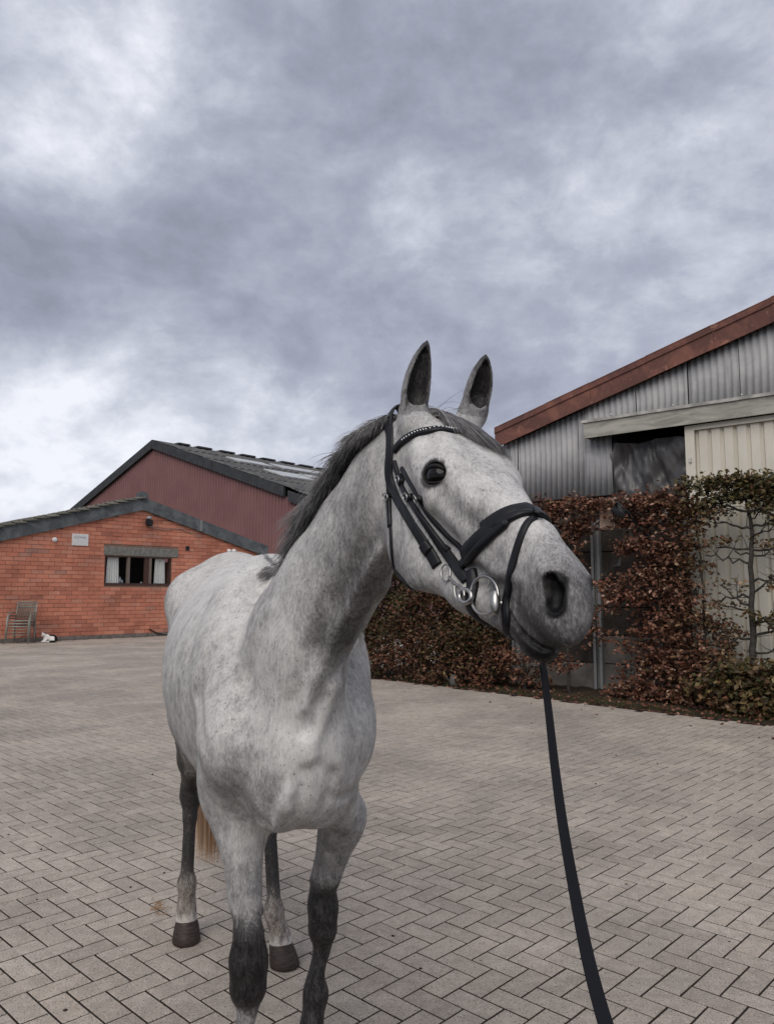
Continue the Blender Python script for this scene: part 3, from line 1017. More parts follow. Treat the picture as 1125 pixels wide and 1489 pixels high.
redm = NT('dark red cladding', .6, .3)
_q1 = redm.noise(.6, 5, .6); _q2 = redm.noise(5, 4, .6, 0, redm.scale(redm.co(), (1, 1, .1)))
redm.color(redm.mix(redm.mapr(_q1, .3, .7), redm.mix(_q2, (.190, .094, .092), (.215, .106, .103)), redm.mix(_q2, (.222, .112, .108), (.248, .125, .120))))
redm = redm.m
PW, RP = 1.02, .255
s = s_r
while s < s_l:
    e = min(s + PW, s_l)
    nrib = max(1, int(round((e - s) / RP)))
    V, F, prof = [], [], []
    for k in range(nrib):
        b0 = s + (e - s) * k / nrib; w = (e - s) / nrib
        prof += [(b0, 0), (b0 + w * .60, 0), (b0 + w * .70, .045), (b0 + w * .90, .045)]
    prof.append((e, 0.0))
    brk = []
    for s_, o_ in prof:
        for z_ in (0, rz(s_)): V.append(Rf(s_, z_, o_))
    for i in range(len(prof) - 1): F.append((2 * i, 2 * i + 1, 2 * i + 3, 2 * i + 2))
    part('cladding_sheet', MB().add(V, F).mesh('cladding_sheet'), redm, hall)
    s = e
hb = plain('dark grey verge board', (.048, .050, .054), .7, .25, nscale=3, var=.2)
VH = abs(rw(300, 690)[1] - rw(300, 677)[1])
for (a, b) in ((RA[0], rw(312, 690)[0]), (rw(312, 690)[0], rw(417, 725)[0])):
    V = [Rf(s, rz(s) + z_, o) for s in (a, b + .03) for z_ in (-.02, VH) for o in (.05, .22)]
    part('verge_board', MB().add(V, [(0, 1, 3, 2), (4, 6, 7, 5), (0, 4, 5, 1), (2, 3, 7, 6), (0, 2, 6, 4), (1, 5, 7, 3)]).mesh('verge_board'), hb, hall)
a, b = rw(422, 725)[0], s_r
V = [Rf(s, rz(s) + z_ - .15, o) for s in (a, b) for z_ in (-.02, VH) for o in (.04, .20)]
part('verge_board', MB().add(V, [(0, 1, 3, 2), (4, 6, 7, 5), (0, 4, 5, 1), (2, 3, 7, 6), (0, 2, 6, 4), (1, 5, 7, 3)]).mesh('verge_board'), hb, hall)
V = [Rf(s, rz(s) + z_, o) for s in (RA[0] + .02, s_l + .4) for z_ in (-.02, VH) for o in (.05, .22)]
part('verge_board', MB().add(V, [(0, 1, 3, 2), (4, 6, 7, 5), (0, 4, 5, 1), (2, 3, 7, 6), (0, 2, 6, 4), (1, 5, 7, 3)]).mesh('verge_board'), hb, hall)
# roof: corrugated sheets in strips down the slope
rm_ = NT('lichened roof sheet', .9, .15)
_z1 = rm_.noise(1.0, 6, .65, .6); _z2 = rm_.noise(14, 5, .7)
rm_.color(rm_.mix(rm_.math('MULTIPLY', rm_.mapr(_z2, .55, .72), .5), rm_.mix(rm_.mapr(_z1, .35, .68), (.075, .076, .078), (.135, .132, .125)), (.20, .185, .13)))
rm_.bump(_z2, .3, .02)
RDP = 62.0
eave = s_r
nn = nz(np.cross(-RN, RBx * (eave - RA[0]) + UP * (rz(eave) - RA[1]))); nn = nn if nn[2] > 0 else -nn


def rs(r_, t, lift=0.0):                                     # along the ridge from the gable, down the slope 0..1
    s = RA[0] + (eave - RA[0]) * t
    return R0 + RBx * s + UP * (rz(s) + VH) - RN * r_ + nn * lift


nst = 6
for k in range(nst):
    t0_, t1_ = k / nst, (k + 1) / nst + .006
    V, F = [], []
    nr = 240
    for i in range(nr + 1):
        r_ = -.2 + RDP * i / nr
        w = .035 * math.cos(i * math.pi)
        for t, l in ((t0_, .01), (t1_, .05 if k < nst - 1 else .01)): V.append(rs(r_, t, l + w - .04))
    for i in range(nr): F.append((2 * i, 2 * i + 1, 2 * i + 3, 2 * i + 2))
    part('roof_sheet', MB().add(V, F).mesh('roof_sheet'), rm_.m, hall)
V = [R0 + RBx * s + UP * (rz(s) + VH - d) - RN * r_ for s in (RA[0], s_l + .4) for r_ in (-.2, RDP) for d in (0, .08)]
part('roof_slab', MB().add(V, [(0, 1, 3, 2), (4, 6, 7, 5), (0, 4, 5, 1), (2, 3, 7, 6), (0, 2, 6, 4), (1, 5, 7, 3)]).mesh('roof_slab'), rm_.m, hall)
mb = MB(); mb.frame_box(R0, RBx, RN, UP, s_r + .02, s_r + .12, -RDP, -.05, 0, rz(s_r)); mb.frame_box(R0, RBx, RN, UP, s_l - .12, s_l - .02, -RDP, -.05, 0, rz(s_l))
part('side_wall', mb.mesh('side_wall'), redm, hall)


def ridge_r(px):                                             # metres along the ridge seen at column px
    lo, hi = 0.0, RDP
    for _ in range(50):
        m_ = (lo + hi) / 2; q = rs(m_, 0)
        if CX + F_PX * q[0] / (q[1] * math.cos(PITCH) + (q[2] - CAM_H) * math.sin(PITCH)) < px: lo = m_
        else: hi = m_
    return lo


for x0, x1 in ((256, 272), (284, 304), (317, 337), (348, 367), (378, 396), (406, 424), (433, 451), (459, 475), (483, 497)):
    a, b = ridge_r(x0), ridge_r(x1)
    V = []
    for r_ in (a, b):
        for ds, dz in ((-.42, -.06), (-.34, .055), (.34, .055), (.42, -.06)):
            V.append(R0 + RBx * (RA[0] + ds) + UP * (RA[1] + VH + dz) - RN * r_)
    part('ridge_vent', MB().add(V, [(0, 1, 5, 4), (1, 2, 6, 5), (2, 3, 7, 6), (3, 2, 1, 0), (4, 5, 6, 7)]).mesh('ridge_vent'), blackm, hall)
sky_m = plain('clear roof light', (.46, .47, .47), .4, .4, nscale=2, var=.12)


def slope_px(px, py):
    o = rs(0, 0); q = on_plane(px, py, o, nn)
    d = q - o
    r_ = d @ (-RN); sv = rs(0, 1) - rs(0, 0)
    return r_, (d - (-RN) * r_) @ sv / (sv @ sv)


def at5(x, y): return (200 + x / 3.75, 630 + y / 3.75)
for (c1, c2) in (((520, 140), (712, 185)), ((758, 177), (935, 220)), ((742, 210), (940, 262)), ((965, 212), (1060, 238)), ((965, 240), (1035, 262))):
    r1, t1_ = slope_px(*at5(*c1)); r2, t2_ = slope_px(*at5(*c2))
    rmid = (r1 + r2) / 2; wd = 1.5
    V = [rs(r_, t, l) for r_ in (rmid - wd, rmid + wd) for t in (min(t1_, t2_), max(t1_, t2_)) for l in (.02, .10)]
    part('skylight', MB().add(V, [(0, 1, 3, 2), (4, 6, 7, 5), (0, 4, 5, 1), (2, 3, 7, 6), (0, 2, 6, 4), (1, 5, 7, 3)]).mesh('skylight'), sky_m, hall)
# ================================================================== HORSE
# The body is one continuous skin: rounded volumes blended in a distance field, then meshed.
def axis_steps(knots):
    out = [knots[0][0]]
    for (a, s), (b, _) in zip(knots[:-1], knots[1:]):
        n = max(1, int(round((b - a) / s)))
        out.extend((a + (b - a) * np.arange(1, n + 1) / n).tolist())
    return np.array(out, np.float32)


class Field:
    def __init__(self, xs, ys, zs):
        self.ax = (xs, ys, zs)
        self.D = np.full((len(xs), len(ys), len(zs)), 0.5, np.float32)

    def _win(self, lo, hi):
        sl = []
        for a, l, h in zip(self.ax, lo, hi):
            i, j = np.searchsorted(a, l), np.searchsorted(a, h)
            sl.append(slice(max(0, i - 1), min(len(a), j + 1)))
        X = self.ax[0][sl[0]][:, None, None]; Y = self.ax[1][sl[1]][None, :, None]; Z = self.ax[2][sl[2]][None, None, :]
        return tuple(sl), X, Y, Z

    def op(self, fn, lo, hi, k, sub=False, m=0.06):
        m = max(m, k * 1.2)
        sl, X, Y, Z = self._win(np.asarray(lo) - m, np.asarray(hi) + m)
        if any(s.start >= s.stop for s in sl): return
        d = fn(X, Y, Z).astype(np.float32)
        o = self.D[sl]
        if sub:
            d = -d
            h = np.maximum(k - np.abs(o - d), 0) / k if k > 0 else 0
            self.D[sl] = np.maximum(o, d) + h * h * k * 0.25
        else:
            h = np.maximum(k - np.abs(o - d), 0) / k if k > 0 else 0
            self.D[sl] = np.minimum(o, d) - h * h * k * 0.25

    def cone(self, p0, p1, r0, r1, k=0.03, sub=False):
        p0, p1 = np.asarray(p0, float), np.asarray(p1, float)
        v = p1 - p0; L2 = float(v @ v) + 1e-12
        def fn(X, Y, Z):
            a, b, c = X - p0[0], Y - p0[1], Z - p0[2]
            t = np.clip((a * v[0] + b * v[1] + c * v[2]) / L2, 0, 1)
            return np.sqrt((a - t * v[0]) ** 2 + (b - t * v[1]) ** 2 + (c - t * v[2]) ** 2) - (r0 + (r1 - r0) * t)
        r = max(r0, r1)
        self.op(fn, np.minimum(p0, p1) - r, np.maximum(p0, p1) + r, k, sub)

    def chain(self, pts, rads, k=0.03, sub=False):
        for i in range(len(pts) - 1):
            self.cone(pts[i], pts[i + 1], rads[i], rads[i + 1], k if i == 0 else min(k, 0.02), sub)

    def ecap(self, p0, p1, ab0, ab1, side, k=0.03, sub=False):
        """capsule of elliptic section: half width a along side, b across it"""
        p0, p1 = np.asarray(p0, float), np.asarray(p1, float)
        v = p1 - p0; L2 = float(v @ v) + 1e-12
        s = np.asarray(side, float); s = s - v * (s @ v) / L2; s /= np.linalg.norm(s)
        def fn(X, Y, Z):
            a, b, c = X - p0[0], Y - p0[1], Z - p0[2]
            t = np.clip((a * v[0] + b * v[1] + c * v[2]) / L2, 0, 1)
            ox, oy, oz = a - t * v[0], b - t * v[1], c - t * v[2]
            os_ = ox * s[0] + oy * s[1] + oz * s[2]
            r2 = np.maximum(ox * ox + oy * oy + oz * oz - os_ * os_, 0)
            ra = ab0[0] + (ab1[0] - ab0[0]) * t; rb = ab0[1] + (ab1[1] - ab0[1]) * t
            k0 = np.sqrt((os_ / ra) ** 2 + r2 / rb ** 2)
            k1 = np.sqrt((os_ / ra ** 2) ** 2 + r2 / rb ** 4) + 1e-9
            return k0 * (k0 - 1) / k1
        r = max(*ab0, *ab1)
        self.op(fn, np.minimum(p0, p1) - r, np.maximum(p0, p1) + r, k, sub)

    def ell(self, c, rad, M=None, k=0.03, sub=False):
        """ellipsoid, M holds its three axes as columns"""
        c = np.asarray(c, float); M = np.eye(3) if M is None else np.asarray(M, float)
        rad = np.asarray(rad, float)
        def fn(X, Y, Z):
            a, b, d = X - c[0], Y - c[1], Z - c[2]
            q = [(a * M[0, i] + b * M[1, i] + d * M[2, i]) for i in range(3)]
            k0 = np.sqrt(sum((q[i] / rad[i]) ** 2 for i in range(3)))
            k1 = np.sqrt(sum((q[i] / rad[i] ** 2) ** 2 for i in range(3))) + 1e-9
            return k0 * (k0 - 1) / k1
        ext = np.sqrt(((M * rad) ** 2).sum(1))
        self.op(fn, c - ext, c + ext, k, sub)

    def mesh(self):
        D = self.D
        S = D < 0
        nx, ny, nz = D.shape
        cnt = np.zeros((nx - 1, ny - 1, nz - 1), np.int8)
        for i in (0, 1):
            for j in (0, 1):
                for l in (0, 1):
                    cnt += S[i:nx - 1 + i, j:ny - 1 + j, l:nz - 1 + l]
        act = np.argwhere((cnt > 0) & (cnt < 8))
        idx = np.full(cnt.shape, -1, np.int32)
        idx[tuple(act.T)] = np.arange(len(act))
        cv = {}
        for i in (0, 1):
            for j in (0, 1):
                for l in (0, 1):
                    cv[i, j, l] = D[act[:, 0] + i, act[:, 1] + j, act[:, 2] + l]
        acc = np.zeros((len(act), 3)); w = np.zeros(len(act))
        cs = list(cv)
        for a in cs:
            for ax in range(3):
                if a[ax] == 0:
                    b = list(a); b[ax] = 1; b = tuple(b)
                    da, db = cv[a], cv[b]
                    m = (da < 0) != (db < 0)
                    t = np.where(m, da / np.where(m, da - db, 1), 0)
                    p = np.array(a, float)[None].repeat(len(act), 0)
                    p[:, ax] = t
                    acc += p * m[:, None]; w += m
        pos = acc / w[:, None] + act
        V = np.stack([np.interp(pos[:, q], np.arange(len(self.ax[q])), self.ax[q]) for q in range(3)], 1)
        F = []
        for ax in range(3):
            sl0 = [slice(None)] * 3; sl1 = [slice(None)] * 3
            sl0[ax] = slice(0, -1); sl1[ax] = slice(1, None)
            s0, s1 = S[tuple(sl0)], S[tuple(sl1)]
            e = np.argwhere(s0 != s1)
            o1, o2 = [q for q in range(3) if q != ax]
            ok = (e[:, o1] > 0) & (e[:, o2] > 0) & (e[:, o1] < D.shape[o1] - 1) & (e[:, o2] < D.shape[o2] - 1)
            e = e[ok]
            def at(d1, d2):
                q = e.copy(); q[:, o1] += d1; q[:, o2] += d2
                return idx[tuple(q.T)]
            quad = np.stack([at(-1, -1), at(0, -1), at(0, 0), at(-1, 0)], 1)
            ins = s0[tuple(e.T)]
            flip = ins if ax != 1 else ~ins
            quad[~flip] = quad[~flip][:, ::-1]
            F.append(quad)
        F = np.concatenate(F)
        F = F[(F >= 0).all(1)]
        return V, F


# body frame: u = the way the horse faces, l = its left side
HO = np.array([-0.290, 2.27, 0.0])
HU = np.array([0.345, -0.939, 0.0]); HU /= np.linalg.norm(HU)
HL = np.array([-HU[1], HU[0], 0.0])
UPV = np.array([0, 0, 1.0])
def B(f, l, z): return HO + HU * f + HL * l + UPV * z

# head frame: x = its right side, y = down the face to the lips, z = out of the forehead
HR = np.array([[-0.86845, 0.34827, 0.35284], [-0.48932, -0.71652, -0.49715], [0.07968, -0.60440, 0.79268]])
HT = np.array([0.1219, 1.6854, 1.9003]); HS = 1.08
def Hd(x, y, z): return HR @ (np.array([x, y, z], float) * HS) + HT
def to_head(p): return ((np.asarray(p) - HT) @ HR) / HS
def Hm(*axes): return HR @ np.array(axes, float).T


FLD = Field(axis_steps([(-1.16, .0095), (-0.02, .0029), (0.47, .0029)]),
            axis_steps([(1.16, .0029), (1.86, .009), (2.7, .013), (3.95, .0135)]),
            axis_steps([(-0.0, .009), (1.34, .0029), (2.16, .0029)]))


def head_hw(y):     # half width of the skull's upper half along the head
    return np.interp(y, [-.03, .0, .06, .12, .19, .25, .31, .37, .43, .49, .55, .60], [.05, .062, .078, .088, .093, .083, .069, .059, .053, .052, .054, .044])


def build_head(F):
    s = HS
    def E(c, r, k=.03, sub=False, ax=None):
        M = HR if ax is None else Hm(*[nz(a) for a in ax])
        F.ell(Hd(*c), np.array(r) * s, M, k, sub)
    def C(a, b, r0, r1, k=.02, sub=False): F.cone(Hd(*a), Hd(*b), r0 * s, r1 * s, k, sub)
    def EC(a, b, ab0, ab1, k=.025): F.ecap(Hd(*a), Hd(*b), np.array(ab0) * s, np.array(ab1) * s, HR[:, 0], k)
    # skull and nose
    st = [(-.01, -.075, .060, .062), (.07, -.085, .076, .083), (.14, -.090, .084, .088), (.20, -.092, .084, .090), (.27, -.088, .066, .080),
          (.34, -.083, .052, .072), (.41, -.078, .044, .064), (.47, -.078, .039, .062), (.525, -.080, .036, .060), (.553, -.084, .031, .052)]
    for a, b in zip(st[:-1], st[1:]):
        EC((0, a[0], a[1]), (0, b[0], b[1]), a[2:], b[2:], .02)
    # flat plate of the forehead and the nasal bones
    for sx in (-1, 1):
        C((sx * .042, .06, -.037), (sx * .050, .18, -.026), .034, .028)
        C((sx * .030, .20, -.030), (sx * .013, .42, -.030), .026, .017)
        C((sx * .013, .42, -.030), (sx * .015, .50, -.038), .0165, .014, .03)
        # brow ridge over the eye, cheek bone and facial crest
        C((sx * .062, .13, -.032), (sx * .064, .20, -.032), .020, .017, .03)
        C((sx * .060, .20, -.040), (sx * .050, .30, -.050), .026, .024, .03)
        E((sx * .074, .198, -.052), (.020, .036, .030), .02)
        C((sx * .078, .235, -.085), (sx * .056, .36, -.095), .015, .010, .03)
        C((sx * .070, .10, -.06), (sx * .080, .22, -.088), .022, .017, .03)
        # round cheek and the bars of the jaw
        E((sx * .042, .138, -.182), (.036, .118, .115), .03)
        E((sx * .050, .185, -.208), (.026, .088, .080), .03)
        C((sx * .036, .24, -.232), (sx * .027, .36, -.192), .034, .030, .05)
        C((sx * .027, .36, -.192), (sx * .019, .47, -.162), .030, .026, .04)
        # nostril wing
        E((sx * .024, .524, -.066), (.013, .036, .036), .012)
        E((sx * .018, .534, -.056), (.011, .022, .018), .012)
        C((sx * .028, .49, -.045), (sx * .026, .53, -.044), .015, .014, .025)
        # temple hollow
        E((sx * .090, .120, -.010), (.016, .026, .016), .03, True)
    # throat between the jaw bars
    C((0, .10, -.16), (0, .34, -.16), .06, .04, .04)
    # upper lip and chin
    E((0, .550, -.098), (.032, .042, .043), .02)
    E((0, .552, -.086), (.022, .034, .047), .02)
    E((0, .505, -.150), (.031, .045, .032), .022)
    E((0, .540, -.158), (.031, .036, .026), .02)
    # mouth line
    for sx in (-1, 1):
        pts = [(sx * .050, .470, -.124), (sx * .046, .492, -.133), (sx * .044, .52, -.140), (sx * .036, .555, -.143), (sx * .022, .585, -.138), (0, .602, -.132)]
        for a, b in zip(pts[:-1], pts[1:]): C(a, b, .0060, .0060, .007, True)
        # nostril: a comma-shaped hollow under the wing
        lg, sh = np.array((0, .63, -.77)), np.array((0, .77, .63))
        for xx, rr in ((.060, .0165), (.048, .0158), (.037, .0140), (.028, .0115)):
            cc = np.array((xx, .5515 - (.056 - xx) * .25, -.0565))
            q = [cc - lg * .0185 - sh * .0035, cc - lg * .004 + sh * .001, cc + lg * .014 + sh * .001]
            for u_, v_, ra, rb in ((q[0], q[1], rr * .80, rr), (q[1], q[2], rr, rr * .92)):
                F.cone(Hd(sx * u_[0], u_[1], u_[2]), Hd(sx * v_[0], v_[1], v_[2]), ra * s, rb * s, .008, True)
        # eye socket: lids first, then the opening
        ex, ey, ez = eye_axes(sx)
        eye = np.array(EYE) * (sx, 1, 1)
        E(eye - ex * .013, (.021, .040, .033), .022, False, (ex, ey, ez))
        E(eye + ex * .012, (.028, .0275, .0205), .005, True, (ex, ey, ez))
        # veins and a wrinkle behind the nostril
        F.chain([Hd(sx * .053, .34, -.115), Hd(sx * .045, .42, -.105), Hd(sx * .040, .48, -.08)], [.006, .006, .004], .025)


EYE = (.0865, .2045, -.0495)


def eye_axes(sx):
    ex = nz((sx * 1, .22, .34)); e0 = np.array((0, .80, .60)); ey = nz(e0 - ex * (e0 @ ex)); ez = np.cross(ex, ey) * sx
    return ex, ey, ez



EAR_TIP = {1: P(621, 496, 1.66), -1: P(706, 517, 1.71)}
EAR_BASE = {1: P(600, 612, 1.70), -1: P(686, 606, 1.76)}
EAR_BOW = {1: P(607, 552, 1.67), -1: P(697, 560, 1.725)}


def build_ears(F):
    camp = np.array([0, 0, CAM_H])
    for sx in (1, -1):
        b, m, t = EAR_BASE[sx], EAR_BOW[sx], EAR_TIP[sx]
        face = nz(nz(camp - m) * .8 + np.array([.25 if sx == 1 else .35, 0, 0]))      # where the cup opens
        n = 12
        pts, wid = [], []
        for i in range(n + 1):
            q = i / n
            p = b * (1 - q) ** 2 + 2 * q * (1 - q) * (2 * m - (b + t) / 2) + t * q * q
            pts.append(p)
            wid.append(np.interp(q, [0, .15, .35, .55, .75, .9, 1], [.024, .0275, .0295, .0265, .0190, .0095, .003]))
        for i in range(n):
            side = np.cross(pts[i + 1] - pts[i], face)
            F.ecap(pts[i], pts[i + 1], (wid[i], wid[i] * .80), (wid[i + 1], wid[i + 1] * .80), side, .010 if i else .02)
        for i in range(1, n - 1):
            side = np.cross(pts[i + 1] - pts[i], face)
            c = .62
            cut = lambda j: max((wid[j] - .0065) * np.interp(j, [1, 2, 4], [.35, .62, 1]), .002)
            w0, w1 = cut(i), cut(i + 1)
            F.ecap(pts[i] + face * wid[i] * c, pts[i + 1] + face * wid[i + 1] * c, (w0, w0 * 1.0), (w1, w1 * 1.0), side, .006, True)
        F.cone(Hd(sx * .050, .02, -.035), b, .04, .028, .03)


def build_trunk(F):
    # barrel as one long sweep of ellipses
    f = np.array([-1.46, -1.38, -1.25, -1.08, -.92, -.75, -.55, -.35, -.15, .02, .13, .20])
    zc = np.array([1.26, 1.27, 1.295, 1.325, 1.30, 1.255, 1.212, 1.195, 1.17, 1.13, 1.10, 1.09])
    a = np.array([.06, .13, .19, .228, .25, .295, .315, .29, .245, .195, .155, .10])
    b = np.array([.08, .17, .285, .342, .347, .355, .366, .385, .36, .30, .235, .15])
    fs = np.linspace(f[0], f[-1], 90)
    def smooth(y):
        q = np.interp(fs, f, y)
        for _ in range(3): q = np.convolve(np.pad(q, 4, mode='edge'), np.ones(9) / 9, 'valid')
        return q
    zs_, as_, bs_ = smooth(zc), smooth(a), smooth(b)
    def fn(X, Y, Z):
        x, y = X - HO[0], Y - HO[1]
        ff = x * HU[0] + y * HU[1]; ll = x * HL[0] + y * HL[1]
        g = np.clip(ff, fs[0], fs[-1])
        A, Bv, zz = np.interp(g, fs, as_), np.interp(g, fs, bs_), np.interp(g, fs, zs_)
        ex = (ff - g) / .12
        dz = Z - zz
        up = np.clip(dz / Bv, 0, 1)
        A2 = A * (1 - .12 * up * up)
        k0 = np.sqrt((ll / A2) ** 2 + (dz / Bv) ** 2 + ex ** 2)
        k1 = np.sqrt((ll / A2 ** 2) ** 2 + (dz / Bv ** 2) ** 2 + (ex / .12) ** 2) + 1e-9
        return k0 * (k0 - 1) / k1
    F.op(fn, (-1.16, 1.8, .7), (.1, 3.9, 1.75), .05)
    # withers and spine, croup
    F.chain([B(-.10, 0, 1.50), B(-.25, 0, 1.565), B(-.45, 0, 1.535), B(-.7, 0, 1.53)], [.07, .05, .06, .07], .09)
    F.ell(B(-1.02, 0, 1.48), (.19, .26, .17), np.stack([HL, HU, UPV], 1), .08)
    for s, sf in ((-1, -.06), (1, .0)):
        # haunch: hip point, buttock, thigh
        F.ell(B(-.93, s * .185, 1.47), (.09, .10, .10), np.stack([HL, HU, UPV], 1), .10)
        F.ell(B(-1.16, s * .110, 1.30), (.120, .26, .28), np.stack([HL, HU, UPV], 1), .07)
    # neck
    SD = nz((.86, .5, 0))
    N = [B(.02, .0, 1.22), P(426, 958, 2.13), P(469, 860, 2.02), P(518, 783, 1.92), P(560, 718, 1.82), P(589, 672, 1.745)]
    AB = [(.145, .26), (.112, .205), (.090, .158), (.079, .140), (.072, .127), (.064, .102)]
    for i in range(len(N) - 1):
        F.ecap(N[i], N[i + 1], AB[i], AB[i + 1], SD, .05)
    # shoulders
    AX = np.stack([HL, HU, UPV], 1)
    for s, o in ((-1, .008), (1, -.022)):
        F.ecap(B(-.16, s * .135, 1.42), B(.085, s * (.150 + o), 1.14), (.070, .12), (.080, .12), HL, .07)
        F.ell(B(.11, s * (.150 + o), 1.10), (.072, .085, .10), AX, .06)
        F.ecap(B(.09, s * (.150 + o), 1.08), B(-.06, s * (.152 + o), .95), (.080, .10), (.070, .10), HL, .06)
    # shoulder blades reaching up beside the withers
    for s in (-1, 1):
        F.ecap(B(-.245, s * .085, 1.475), B(-.10, s * .165, 1.30), (.070, .13), (.075, .14), HL, .07)
        F.ecap(B(-.10, s * .165, 1.30), B(.02, s * .165, 1.16), (.075, .14), (.075, .12), HL, .06)
    # breast: two pectoral cushions, the keel between them, folds to the forearms
    for s in (-1, 1):
        F.ell(B(.160, s * .070, 1.00), (.080, .080, .105), AX, .05)
        F.ell(B(.135, s * .050, .93), (.060, .080, .055), AX, .04)
    F.ell(B(.215, .01, 1.085), (.050, .045, .075), AX, .05)
    # gullet edge of the neck running down on to the breast
    F.chain([P(556, 806, 1.80), P(522, 880, 1.88), P(488, 960, 1.96), P(462, 1030, 2.03)], [.012, .014, .016, .016], .05)


HOOF = {}


def leg_front(F, s, knee, fet, hoof, top, mid, w):
    u = HU
    F.ecap(B(-.05, s * .140, .98), top, (.080, .115), (.070 * w, .088), HL, .06)
    F.ecap(top, mid, (.068 * w, .086), (.0385 * w, .050), HL, .03)
    kb = knee + UPV * .085
    F.ecap(mid, kb, (.040 * w, .048), (.0335 * w, .041), HL, .03)
    F.ecap(kb, knee + UPV * .035, (.037 * w, .041), (.045 * w, .043), HL, .03)
    F.ecap(knee + UPV * .035, knee - UPV * .045, (.050 * w, .044), (.046 * w, .043), HL, .022)
    F.ell(knee + u * .014 + UPV * .012, (.043 * w, .040, .045), np.stack([HL, u, UPV], 1), .025)
    F.ell(knee + u * .014 - UPV * .035, (.037 * w, .036, .028), np.stack([HL, u, UPV], 1), .02)
    F.cone(knee - u * .03 + UPV * .005, knee - u * .035 - UPV * .02, .028, .024, .02)
    k2 = knee - UPV * .10 - u * .004
    F.ecap(knee - UPV * .045, k2, (.040 * w, .040), (.0225, .032), HL, .025)
    f2 = fet + UPV * .05
    F.ecap(k2, f2, (.0215, .032), (.0245, .035), HL, .02)
    F.chain([k2 - u * .022, f2 - u * .024], [.013, .014], .012)
    F.ell(fet, (.038, .043, .042), np.stack([HL, u, UPV], 1), .03)
    F.cone(fet - u * .038, fet - u * .042 - UPV * .02, .018, .014, .02)
    cor = hoof + UPV * .085 - u * .01
    F.ecap(fet, cor, (.031, .036), (.044, .046), HL, .02)
    # muscles of the forearm, chestnut
    F.ecap(top + HL * s * .028 + HU * .03, mid * .75 + kb * .25 + HL * s * .012 + HU * .016, (.036, .05), (.018, .022), HL, .03)
    F.ecap(top - HL * s * .026, mid - HL * s * .012, (.032, .06), (.018, .03), HL, .03)
    c = mid * .55 + kb * .45
    F.ell(c - HL * s * (.040 * w) - u * .012, (.010, .014, .022), np.stack([HL, u, UPV], 1), .006)


def leg_hind(F, s, stifle, hock, fet, hoof, hip):
    u = HU
    F.ecap(hip, stifle, (.090, .19), (.072, .13), HL, .08)
    g = stifle * .45 + hock * .55
    F.ecap(stifle, g, (.080, .12), (.052, .078), HL, .05)
    F.ecap(g, hock + UPV * .05, (.052, .072), (.041, .055), HL, .03)
    F.ell(hock, (.048, .054, .062), np.stack([HL, u, UPV], 1), .03)
    F.cone(hock - u * .055 + UPV * .045, hock - u * .045 - UPV * .03, .024, .026, .02)
    F.cone(hock - u * .055 + UPV * .05, g - u * .07, .016, .018, .03)
    k2 = hock * .72 + fet * .28
    F.ecap(hock - UPV * .03, k2, (.043, .048), (.028, .036), HL, .025)
    f2 = fet + UPV * .045
    F.ecap(k2, f2, (.027, .035), (.0275, .037), HL, .02)
    F.ell(fet, (.0405, .044, .042), np.stack([HL, u, UPV], 1), .03)
    cor = hoof + UPV * .088 - u * .01
    F.ecap(fet, cor, (.034, .037), (.046, .048), HL, .02)


LEGS = {
    'RF': dict(s=-1, knee=P(361, 1412, 2.19), fet=np.array([-.390, 2.175, .245]), hoof=np.array([-.384, 2.115, 0.]), top=P(350, 1195, 2.26), mid=P(356, 1300, 2.22), w=.99),
    'LF': dict(s=1, knee=P(469, 1330, 2.55), fet=P(459, 1445, 2.53), hoof=np.array([-.240, 2.47, 0.]), top=P(496, 1185, 2.50), mid=P(475, 1270, 2.54), w=.90),
    'RH': dict(s=-1, stifle=B(-.86, -.175, 1.06), hock=P(278, 1152, 3.55), fet=P(272, 1285, 3.50), hoof=np.array([*gp(271, 1367)[:2], 0]), hip=B(-1.06, -.13, 1.32)),
    'LH': dict(s=1, stifle=B(-.72, .15, 1.02), hock=P(390, 1160, 3.37), fet=P(398, 1325, 3.28), hoof=np.array([*gp(409, 1402)[:2], 0]), hip=B(-1.02, .14, 1.32)),
}


